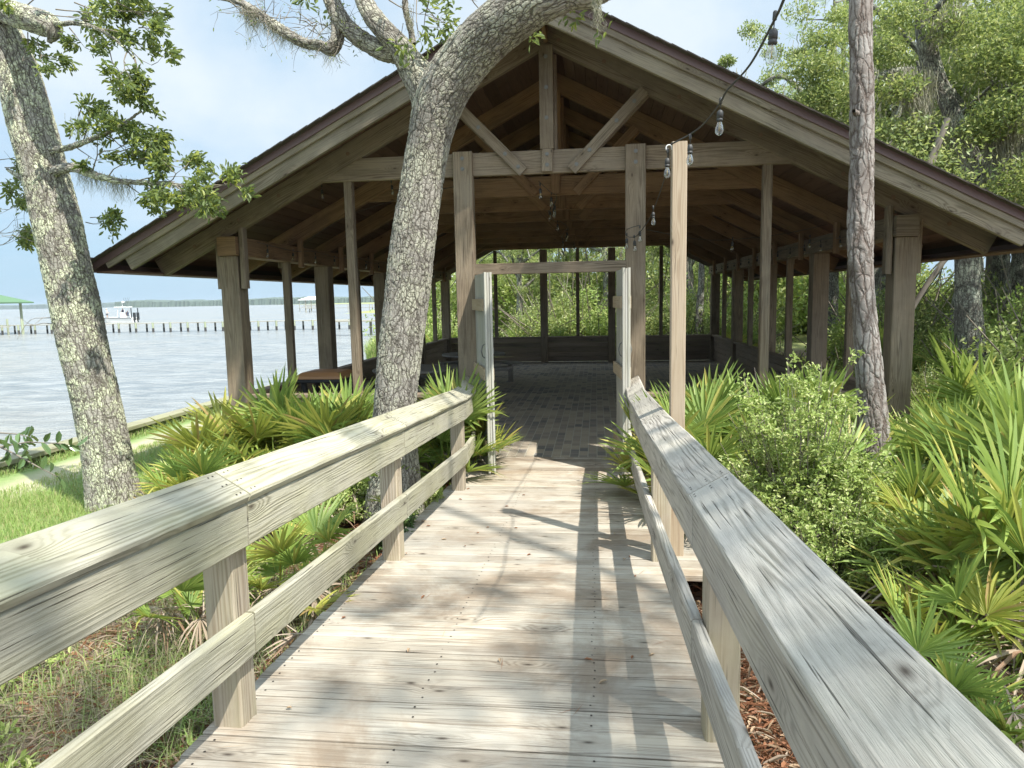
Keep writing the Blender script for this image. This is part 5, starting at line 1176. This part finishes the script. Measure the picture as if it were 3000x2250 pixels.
def open_boathouse(x, y, w_, d_, zr, label, white=True, flat=False):
    e = empty('boathouse', (x, y, -1.3), label, 'boathouse'); mb = MB(); a, b = w_/2, d_/2; t = zr+(0 if flat else 1.0)
    mb.add([(x-a, y-b, zr), (x+a, y-b, zr), (x+a, y+b, zr), (x-a, y+b, zr), (x-a*.35, y, t+.1), (x+a*.35, y, t+.1), (x-a, y-b, zr-.15), (x+a, y-b, zr-.15), (x+a, y+b, zr-.15), (x-a, y+b, zr-.15)], [(0, 1, 5, 4), (1, 2, 5), (2, 3, 4, 5), (3, 0, 4), (6, 9, 8, 7), (0, 6, 7, 1), (1, 7, 8, 2), (2, 8, 9, 3), (3, 9, 6, 0)], [(0, 0, 0)]*10, 1)
    mb.build('roof', white_m if white else W['pier'], e)
    for i in range(5):
        for yy in (y-b*.85, y+b*.85): m_ = MB(); xx = x-a*.92+i*a*.46; m_.tube([(xx, yy, -2.2), (xx, yy, zr-.1)], .12, 6); m_.build('post', W['pier'], e)
    mb = MB(); mb.board((x-a*1.1, y-b*.8, .0), (x+a*1.1, y-b*.8, .0), 1.2, .12); mb.build('dock', W['pier'], e)
    mb = MB(); mb.board((x-a*.6, y-b*.8, .9), (x+a, y-b*.8, .9), .08, .12); mb.board((x-a*.6, y-b*.8, .5), (x+a, y-b*.8, .5), .08, .12)
    for i in range(6): mb.board((x-a*.6+i*a*.32, y-b*.8, .0), (x-a*.6+i*a*.32, y-b*.8, .95), .1, .1, up=(0, 1, 0))
    mb.build('railing', W['pier'], e); return e
v = at(679, 672, 228); open_boathouse(v.x, 228, 8.5, 6, 2.6, 'distant boathouse with pale roof standing in the bay, seen left of a pavilion post')
v = at(944, 680, 62); open_boathouse(v.x, 62, 3.2, 4, 3.0, 'flat-topped grey boathouse near the shore, seen between the rear left posts', True, True)
v = at(995, 672, 84); e = open_boathouse(v.x-.6, 84, 4.5, 6, 3.6, 'white dock house on the shore behind the rear left corner post', True)
def simple_pier(x0, x1, y, z, gap, label, rail_=False):
    e = empty('pier', ((x0+x1)/2, y, -1.3), label, 'pier'); mb = MB(); mb.board((x0, y, z), (x1, y, z), 1.3, .12); mb.build('deck', W['pier'], e)
    for x in np.arange(x0+.3, x1, gap):
        for dy in (-.55, .55): m_ = MB(); m_.tube([(x+dy*.5, y+dy, -2.2), (x+dy*.5, y+dy, z+(.9 if rail_ else 0))], .13, 6); m_.build('piling', W['pier'], e)
    if rail_: mb = MB(); mb.board((x0, y-.55, z+.95), (x1, y-.55, z+.95), .1, .12); mb.build('handrail', W['pier'], e)
simple_pier(-86, -40, 205, -.1, 6.5, 'far railed pier in the bay behind the long low pier', True)
v = at(773, 700, 60); simple_pier(v.x-3, -13.5, 60, -.05, 3.4, 'short pier reaching from the marshy shore, left of the forked oak')

# boat with crew
bx0 = at(218, 690, 122).x; bx1 = at(293, 690, 122).x
BO = empty('boat', ((bx0+bx1)/2, 122, -1.3), 'white fishing boat with a tower and dark outboards moving behind the long pier', 'boat'); mb = MB()
L = bx1-bx0; V, F = [], []
for i, t in enumerate(np.linspace(0, 1, 9)):
    w_ = 1.15*min(1, (t*3.2+.05)); x = bx0+L*t-(.0 if i else .5); zt = -.30-.12*t+(.15 if i == 0 else 0)
    V += [(x, 122-w_, zt), (x, 122-w_*.75, -1.45), (x, 122, -1.6), (x, 122+w_*.75, -1.45), (x, 122+w_, zt), (x, 122+w_*.8, zt-.22), (x, 122-w_*.8, zt-.22)]
for i in range(8):
    for j in range(7): F.append((7*i+j, 7*i+(j+1) % 7, 7*i+7+(j+1) % 7, 7*i+7+j))
F += [tuple(range(7))[::-1], tuple(56+i for i in range(7))]
mb.add(V, F, [(0, 0, 0)]*len(V), 1); mb.build('hull', white_m, BO, smooth=False)
mb = MB(); mb.board((bx0-.3, 120.84, -.42), (bx1, 120.84, -.50), .03, .10); mb.build('rub_rail', blackm, BO)
xc = bx0+L*.68; mb = MB(); mb.box((xc-.55, 121.5, -.5), (xc+.45, 122.5, .55), c=.12); mb.build('console', white_m, BO)
mb = MB()
for dx in (-.8, .7):
    for dy in (-.8, .8): mb.tube([(xc+dx, 122+dy, -.5), (xc+dx*.8, 122+dy*.8, 1.45)], .04, 6)
mb.build('tower_frame', white_m, BO)
mb = MB(); mb.box((xc-1.25, 121.1, 1.42), (xc+1.15, 122.9, 1.58), c=.05); mb.build('canopy', white_m, BO)
mb = MB(); mb.tube([(xc-.2, 122, 1.55), (xc-.2, 122, 2.4)], .05, 6); mb.lathe([(.05, 0), (.3, .05), (.3, .2), (.05, .28)], (xc, 122, 2.3), 12); mb.build('radar', white_m, BO)
for i in range(4): mb = MB(); mb.tube([(xc+.2+.3*i, 121.2, 1.5), (xc+.9+.35*i, 121.1, 3.2)], .018, 4); mb.build('rod', blackm, BO)
for dy in (-.5, .5): mb = MB(); mb.box((bx1-.05, 122+dy-.2, -.9), (bx1+.4, 122+dy+.2, .45), c=.12); mb.box((bx1+.08, 122+dy-.06, -1.5), (bx1+.2, 122+dy+.06, -.85)); mb.build('outboard', blackm, BO)
for dy in (-.95, .95): mb = MB(); mb.tube([(bx1-.1, 122+dy, -.5), (bx1-.1, 122+dy, 1.3)], .09, 6); mb.build('stern_pole', blackm, BO)
skin = simple('skin', (.45, .28, .2), .6); shirtw = simple('pale_shirt', (.62, .66, .64), .8); shirtd = simple('navy_shirt', (.04, .05, .09), .8); shortsd = simple('dark_shorts', (.06, .065, .08), .8); hatm = simple('sun_hat', (.55, .52, .42), .8)
def person(x, y, z, label, shirt, sit=False, rz=0.0, arm=.3):
    me = bpy.data.meshes.new('person'); h = .0 if not sit else -.42
    vs = [(0, 0, .95+h), (0, 0, 1.22+h), (0, 0, 1.45+h), (0, 0, 1.55+h), (0, 0, 1.66+h), (0, 0, 1.75+h)]; rd = [.16, .14, .15, .055, .10, .085]; es = [(0, 1), (1, 2), (2, 3), (3, 4), (4, 5)]
    for s in (-1, 1):
        n = len(vs); vs += [(0, s*.19, 1.42+h), (.08, s*.24, 1.16+h), (arm, s*.18, 1.05+h), (arm+.08, s*.16, 1.06+h)]; rd += [.06, .045, .036, .038]; es += [(2, n), (n, n+1), (n+1, n+2), (n+2, n+3)]
        n = len(vs); vs += [(0, s*.10, .88+h)]+([(.42, s*.11, .48), (.42, s*.11, .08), (.52, s*.11, .04)] if sit else [(.02, s*.11, .48), (0, s*.12, .08), (.12, s*.13, .04)]); rd += [.095, .065, .045, .04]; es += [(0, n), (n, n+1), (n+1, n+2), (n+2, n+3)]
    me.from_pydata(vs, es, [])
    o = bpy.data.objects.new('person', me); COL.objects.link(o); o.modifiers.new('skin', 'SKIN')
    for i, q_ in enumerate(rd): me.skin_vertices[0].data[i].radius = (q_, q_)
    me.skin_vertices[0].data[0].use_root = True; me.materials.append(skin)
    o.location = (x, y, z); o.rotation_euler = (0, 0, rz)
    sb = o.modifiers.new('sub', 'SUBSURF'); sb.levels = sb.render_levels = 1
    tag(o, label, 'person', 'people on the boat')
    for nm, mt, prof, zz_ in (('shirt', shirt, [(.15, 0), (.185, .1), (.19, .45), (.20, .52), (.07, .60)], .92+h), ('shorts', shortsd, [(.21, 0), (.21, .12), (.17, .3)], (.62 if not sit else .75)+h), ('hat', hatm, [(.17, 0), (.11, .02), (.10, .11), (.02, .14)], 1.72+h)):
        if nm == 'hat' and shirt is shirtd: continue
        m_ = MB(); m_.lathe(prof, (0, 0, 0), 12); c_ = m_.build(nm, mt, o, True, False); c_.location = (0, 0, zz_)
    return o
px_ = lambda p_: at(p_, 690, 122).x
person(px_(221), 121.6, -.55, 'person standing at the bow of the boat in a pale shirt and wide hat', shirtw, rz=2.6)
person(px_(232), 122.0, -.55, 'person in pale shirt standing near the bow beside the other', shirtw, rz=.4)
person(px_(269), 121.7, -.50, 'person in a dark shirt leaning behind the boat console', shirtd, rz=2.9, arm=.45)
person(px_(276), 122.1, -.50, 'person in a dark shirt sitting at the stern of the boat', shirtd, True, rz=3.0)

# riprap
mb = MB(); q = np.random.RandomState(4)
for i in range(170):
    y = q.uniform(50, 68); x = float(shore(y))+q.uniform(-.3, 2.6); s_ = q.uniform(.15, .42); V = rdirs(14, q)*s_*np.array([1.2, 1, .7])
    import mathutils
    mb.lathe([(s_*.3, -s_*.5), (s_*q.uniform(.8, 1.1), -s_*.2), (s_*q.uniform(.6, .9), s_*.35), (s_*.2, s_*.5)], (x, y, -1.0+q.uniform(0, .35)), 6, mat=Matrix.Rotation(q.uniform(0, 3), 3, (q.rand(), q.rand(), q.rand()+.1)))
tag(mb.build('riprap_rocks', simple('rock', (.34, .32, .29), .95, 0, .4, sc=1.5)), kind='stuff')

# ------------------------------------------------------------------ furniture in the pavilion
def top_disc(r_, z, th, n=40): return [(0.002, z), (r_-.006, z), (r_, z+.006), (r_, z+th-.006), (r_-.006, z+th), (0.002, z+th)]
tb_m = wood('table_wood', (.30, .27, .23), (.18, .16, .135), (.26, .26, .25), .6, F=50, contrast=.5)
dk_m = simple('dark_metal', (.05, .048, .045), .5, .3, .2)
def picnic(x, y, label, rz):
    e = empty('picnic_table', (x, y, 0), label, 'picnic table'); 
    m_ = MB(); m_.lathe(top_disc(.60, .555, .035), (x, y, 0), 40); m_.build('tabletop', tb_m, e)
    for k in range(4):
        a = rz+k*math.pi/2; c_ = Vector((x+math.cos(a)*.76, y+math.sin(a)*.76, 0)); t_ = Vector((-math.sin(a), math.cos(a), 0)); m_ = MB(); V = []
        for z in (.35, .385):
            for j in range(13):
                f = -1+2*j/12; V.append(tuple(c_+t_*f*.42+Vector((math.cos(a), math.sin(a), 0))*(.17-.10*f*f)+Vector((0, 0, z))))
            for j in range(13):
                f = 1-2*j/12; V.append(tuple(c_+t_*f*.42+Vector((math.cos(a), math.sin(a), 0))*(-.13-.04*f*f)+Vector((0, 0, z))))
        F = [tuple(range(26))[::-1], tuple(range(26, 52))]+[(j, (j+1) % 26, 26+(j+1) % 26, 26+j) for j in range(26)]
        m_.add(V, F, [(v_[0]-x, v_[1]-y, 0) for v_ in V], 3+k); m_.build('seat', tb_m, e)
        m_ = MB(); m_.box((c_.x-.045, c_.y-.045, .003), (c_.x+.045, c_.y+.045, .349)); m_.build('leg', tb_m, e)
        m_ = MB(); m_.board((x, y, .27), (c_.x, c_.y, .27), .05, .09); m_.build('seat_arm', tb_m, e)
    m_ = MB(); m_.box((x-.09, y-.09, .003), (x+.09, y+.09, .554)); m_.build('pedestal', dk_m, e)
v = at(1000, 800, 11.3); picnic(-2.3, 13.2, 'round picnic table with curved bench seats inside the pavilion behind the left door', .55)
picnic(-2.75, 10.4, 'second round picnic table farther left inside the pavilion', .2)
be = empty('waste_bin', (at(705, 810, 8.2).x, 8.2, 0), 'black bin with a rounded tan lid inside the pavilion by the left wall', 'bin'); bx_, by_ = be.location.x, be.location.y
m_ = MB(); zt = at(700, 812, 8.2).z
m_.box((bx_-.24, by_-.24, .05), (bx_+.24, by_+.24, .14), c=.02); m_.box((bx_-.22, by_-.22, .12), (bx_+.22, by_+.22, zt-.38), c=.02); m_.build('body', blackm, be)
m_ = MB()
for sx_ in (-1, 1):
    for sy_ in (-1, 1): m_.box((bx_+sx_*.2-.03, by_+sy_*.2-.03, zt-.385), (bx_+sx_*.2+.03, by_+sy_*.2+.03, zt-.05), c=.01, axis=2)
m_.build('upright', blackm, be)
m_ = MB(); m_.box((bx_-.30, by_-.28, zt-.055), (bx_+.30, by_+.28, zt-.012), c=.012); m_.build('lid_rim', blackm, be)
m_ = MB(); V = []
for a_, z in ((.29, zt-.012), (.285, zt+.02), (.22, zt+.062), (.12, zt+.075)): V += [(bx_-a_, by_-a_*.93, z), (bx_+a_, by_-a_*.93, z), (bx_+a_, by_+a_*.93, z), (bx_-a_, by_+a_*.93, z)]
F = [(4*k+j, 4*k+(j+1) % 4, 4*k+4+(j+1) % 4, 4*k+4+j) for k in range(3) for j in range(4)]+[(12, 13, 14, 15)]
m_.add(V, F, [(0, 0, 0)]*16, 1); m_.build('lid', tanm, be)

# ------------------------------------------------------------------ light pole and string lights
po = empty('light_pole', (.445, 3.93, 0), 'tall light-coloured new wooden pole bolted to the right handrail, carrying the string lights', 'pole')
m_ = MB(); m_.box((.407, 3.985, -.4), (.487, 4.055, 2.415), c=.004, axis=2); m_.build('timber', W['new'], po)
hk = []
for i in range(11): a = -.6+i*.5; hk.append((.392+.016*math.cos(a), 4.0, 2.385+.016*math.sin(a)))
m_ = MB(); m_.tube([(.41, 4.0, 2.385)]+hk[:10], .0035, 6); m_.build('hook', white_m, po, smooth=True)
_SL = {}
def bulb_set(parent, p, s_=1.0, tilt=(0, 0)):
    if not _SL:
        m_ = MB(); m_.tube([(0, 0, 0), (0, 0, -.045)], .0022, 6); m_.lathe([(.004, -.045), (.010, -.048), (.0165, -.058), (.0175, -.085), (.0155, -.086), (.0155, -.092), (.0175, -.094), (.017, -.104), (.013, -.105)], n=16); m_.lathe([(.006, .018), (.009, .012), (.009, -.014), (.005, -.018)], n=8); _SL['s'] = m_.mesh('socket', rubber, True)
        m_ = MB(); m_.lathe([(.0125, -.103), (.013, -.112), (.0175, -.124), (.0225, -.139), (.0235, -.150), (.0205, -.163), (.012, -.173), (.003, -.1765)], n=18); _SL['b'] = m_.mesh('bulb', glassm, True)
        m_ = MB(); m_.tube([(0, 0, -.105), (0, 0, -.125)], .004, 6); m_.tube([(.003, 0, -.125), (.003, 0, -.155)], .0012, 5); m_.tube([(-.003, 0, -.125), (-.003, 0, -.155)], .0012, 5); _SL['f'] = m_.mesh('filament', filam, True)
    s = bpy.data.objects.new('socket', _SL['s']); link(s, parent); s.location = Vector(p)-parent.location; s.scale = (s_, s_, s_); s.rotation_euler = (*tilt, random.random()*6)
    b = bpy.data.objects.new('bulb', _SL['b']); link(b, s); f = bpy.data.objects.new('filament', _SL['f']); link(f, s)
def string(label, pts, bulbs, rad=.0032, s_=.82, sag=0.0):
    e = empty('string_lights', pts[0], label, 'string lights'); C = catmull([(*p, 0) for p in pts], .04)[:, :3]
    m_ = MB(); m_.tube([tuple(c) for c in C], rad, 6); m_.build('cord', rubber, e, smooth=True)
    for b in bulbs: bulb_set(e, b, s_, (random.uniform(-.08, .08), random.uniform(-.1, .1)))
def vv(px, py, Y): return tuple(at(px, py, Y))
A_ = [vv(1720, -70, 2.0), vv(1692, 2, 2.2), vv(1672, 45, 2.42), vv(1620, 140, 2.8), vv(1570, 196, 3.15), vv(1556, 222, 3.30), vv(1520, 268, 3.7), vv(1488, 292, 3.9), (.40, 3.985, 2.40)]
string('black string light cable with clear bulbs hanging from the top edge to the pole', A_, [vv(1674, 34, 2.42), vv(1557, 218, 3.30), vv(1491, 296, 3.88), (.385, 4.0, 2.37)], .0042, .82)
A_ = [(.39, 4.0, 2.375), vv(1440, 370, 4.9), vv(1415, 445, 6.0), vv(1398, 480, 6.6), vv(1372, 512, 6.95), vv(1352, 508, 7.03), vv(1355, 495, 7.0), vv(1380, 487, 6.98)]
string('string light cable running from the wooden pole to the right door post', A_, [vv(1411, 448, 6.0), vv(1382, 490, 6.9), vv(1370, 511, 6.95), vv(1354, 506, 7.03), vv(1389, 490, 7.2)], .0035, .82)
# inside: along the ridge trusses, along the right plate, and across
A_ = []; B_ = []
for y in np.arange(7.3, 17.4, .55):
    f = (y-7.1) % 1.42/1.42; z = 2.79-.06*math.sin(f*3.14); x = -.55+.10*math.sin(y*1.7); A_.append((x, y, z))
for y in (7.35, 8.0, 8.75, 8.95, 9.1, 9.3, 10.9, 12.4, 12.9, 14.2, 15.6): B_.append((-.55+.1*math.sin(y*1.7)+random.uniform(-.02, .02), y, 2.74))
string('string lights hanging loosely along the middle of the tie beams inside the pavilion', A_, B_, .003, .82)
A_ = [(2.70, y, 2.215-.02*math.sin(y*4)) for y in np.arange(7.4, 17.6, .5)]
string('string lights stapled along the right wall beam inside the pavilion', A_, [(2.685, y, 2.21) for y in np.arange(7.7, 17.4, .68)], .003, .7)
A_ = [(-3.62, y, 2.24-.02*math.sin(y*4)) for y in np.arange(7.4, 17.6, .5)]
string('string lights stapled along the left wall beam inside the pavilion', A_, [(-3.605, y, 2.23) for y in np.arange(7.6, 17.4, .68)], .003, .7)
A_ = [(.50, 7.25, 2.25), (1.2, 7.9, 2.18), (2.0, 8.4, 2.25), (2.66, 8.75, 2.38)]
string('sagging string light cable crossing from the right door post to the right wall', A_, [vv(1583, 515, 8.2), vv(1750, 510, 8.7)], .003, .8)
A_ = [(-1.4, 7.25, 2.74), (-2.2, 7.7, 2.68), (-3.0, 8.2, 2.55), (-3.62, 8.6, 2.30)]
string('string light cable crossing from the left door post to the left wall', A_, [vv(845, 392, 7.6), vv(695, 402, 7.7), vv(575, 470, 8.5)], .003, .8)

# oak twig with round leaves reaching in at the left edge
TW = empty('oak_branch', tuple(at(-40, 950, 2.6)), 'thin oak branch with oval leaves poking in at the left edge', 'branch')
mb = MB(); q = np.random.RandomState(2); P, D = [], []
for pts_ in ([(-60, 975, 2.6), (0, 965, 2.6), (60, 955, 2.62), (130, 958, 2.65), (172, 966, 2.7)], [(0, 965, 2.6), (40, 985, 2.55), (85, 1010, 2.55), (125, 1030, 2.58)], [(-40, 925, 2.7), (0, 935, 2.7), (40, 938, 2.7), (66, 945, 2.65)]):
    c = [vv(*p_) for p_ in pts_]; mb.tube(c, list(np.linspace(.0042, .0015, len(c))), 6); C = catmull([(*p_, 0) for p_ in c], .012)[:, :3]
    for k, p_ in enumerate(C[3:]):
        if q.rand() < .55: P.append(p_); D.append(unit(np.array([.4, 0, (1 if k % 2 else -1)*.7])+q.normal(size=3)*.45))
mb.build('twig', twigm, TW); P = np.array(P); D = np.array(D)
obj('foliage', leafmesh('foliage', [leaves(P, D, q.uniform(.035, .07, len(P)), .024, q, upb=.3)], L_dark), TW)

# scattered leaves and needles on the boards
q = np.random.RandomState(77); n = 36; x = q.uniform(-1.2, .3, n); x = np.where(q.rand(n) < .5, np.where(q.rand(n) < .5, -1.2+q.rand(n)*.2, .25-q.rand(n)*.15), x); y = q.uniform(1.3, 7, n)
P = np.stack([x, y, rampz(y)+.006], -1); D = rdirs(n, q); D[:, 2] = 0; D = unit(D)
l1 = leaves(P, D, q.uniform(.018, .042, n), .012, q, False, .4, .97); P2 = P[:36]+np.array([.1, .2, 0])*q.normal(size=(36, 1)); P2[:, 2] = rampz(P2[:, 1])+.005; P2[:, 0] = np.clip(P2[:, 0], -1.22, .4)
l2 = leaves(P2, D[:36], .10, .0022, q, True, .2, .97)
tag(obj('fallen_leaves', leafmesh('fallen_leaves', [l1, l2], L_litter)), kind='stuff')

# ------------------------------------------------------------------ air
hm = bpy.data.materials.new('haze'); hm.use_nodes = True; nt = hm.node_tree
for n in list(nt.nodes):
    if n.type != 'OUTPUT_MATERIAL': nt.nodes.remove(n)
pv = nd(nt, 'ShaderNodeVolumePrincipled', {'Color': (.80, .90, 1.0, 1), 'Density': .00012, 'Anisotropy': .2})
nt.links.new(pv.outputs[0], nt.nodes['Material Output'].inputs['Volume'])
hb = MB(); hb.add([(x, y, z) for z in (-5, 34) for (x, y) in ((-7000, -5500), (7000, -5500), (7000, 7000), (-7000, 7000))], [(3, 2, 1, 0), (4, 5, 6, 7), (0, 1, 5, 4), (1, 2, 6, 5), (2, 3, 7, 6), (3, 0, 4, 7)], [(0, 0, 0)]*8, 0)
tag(hb.build('haze', hm), kind='stuff')
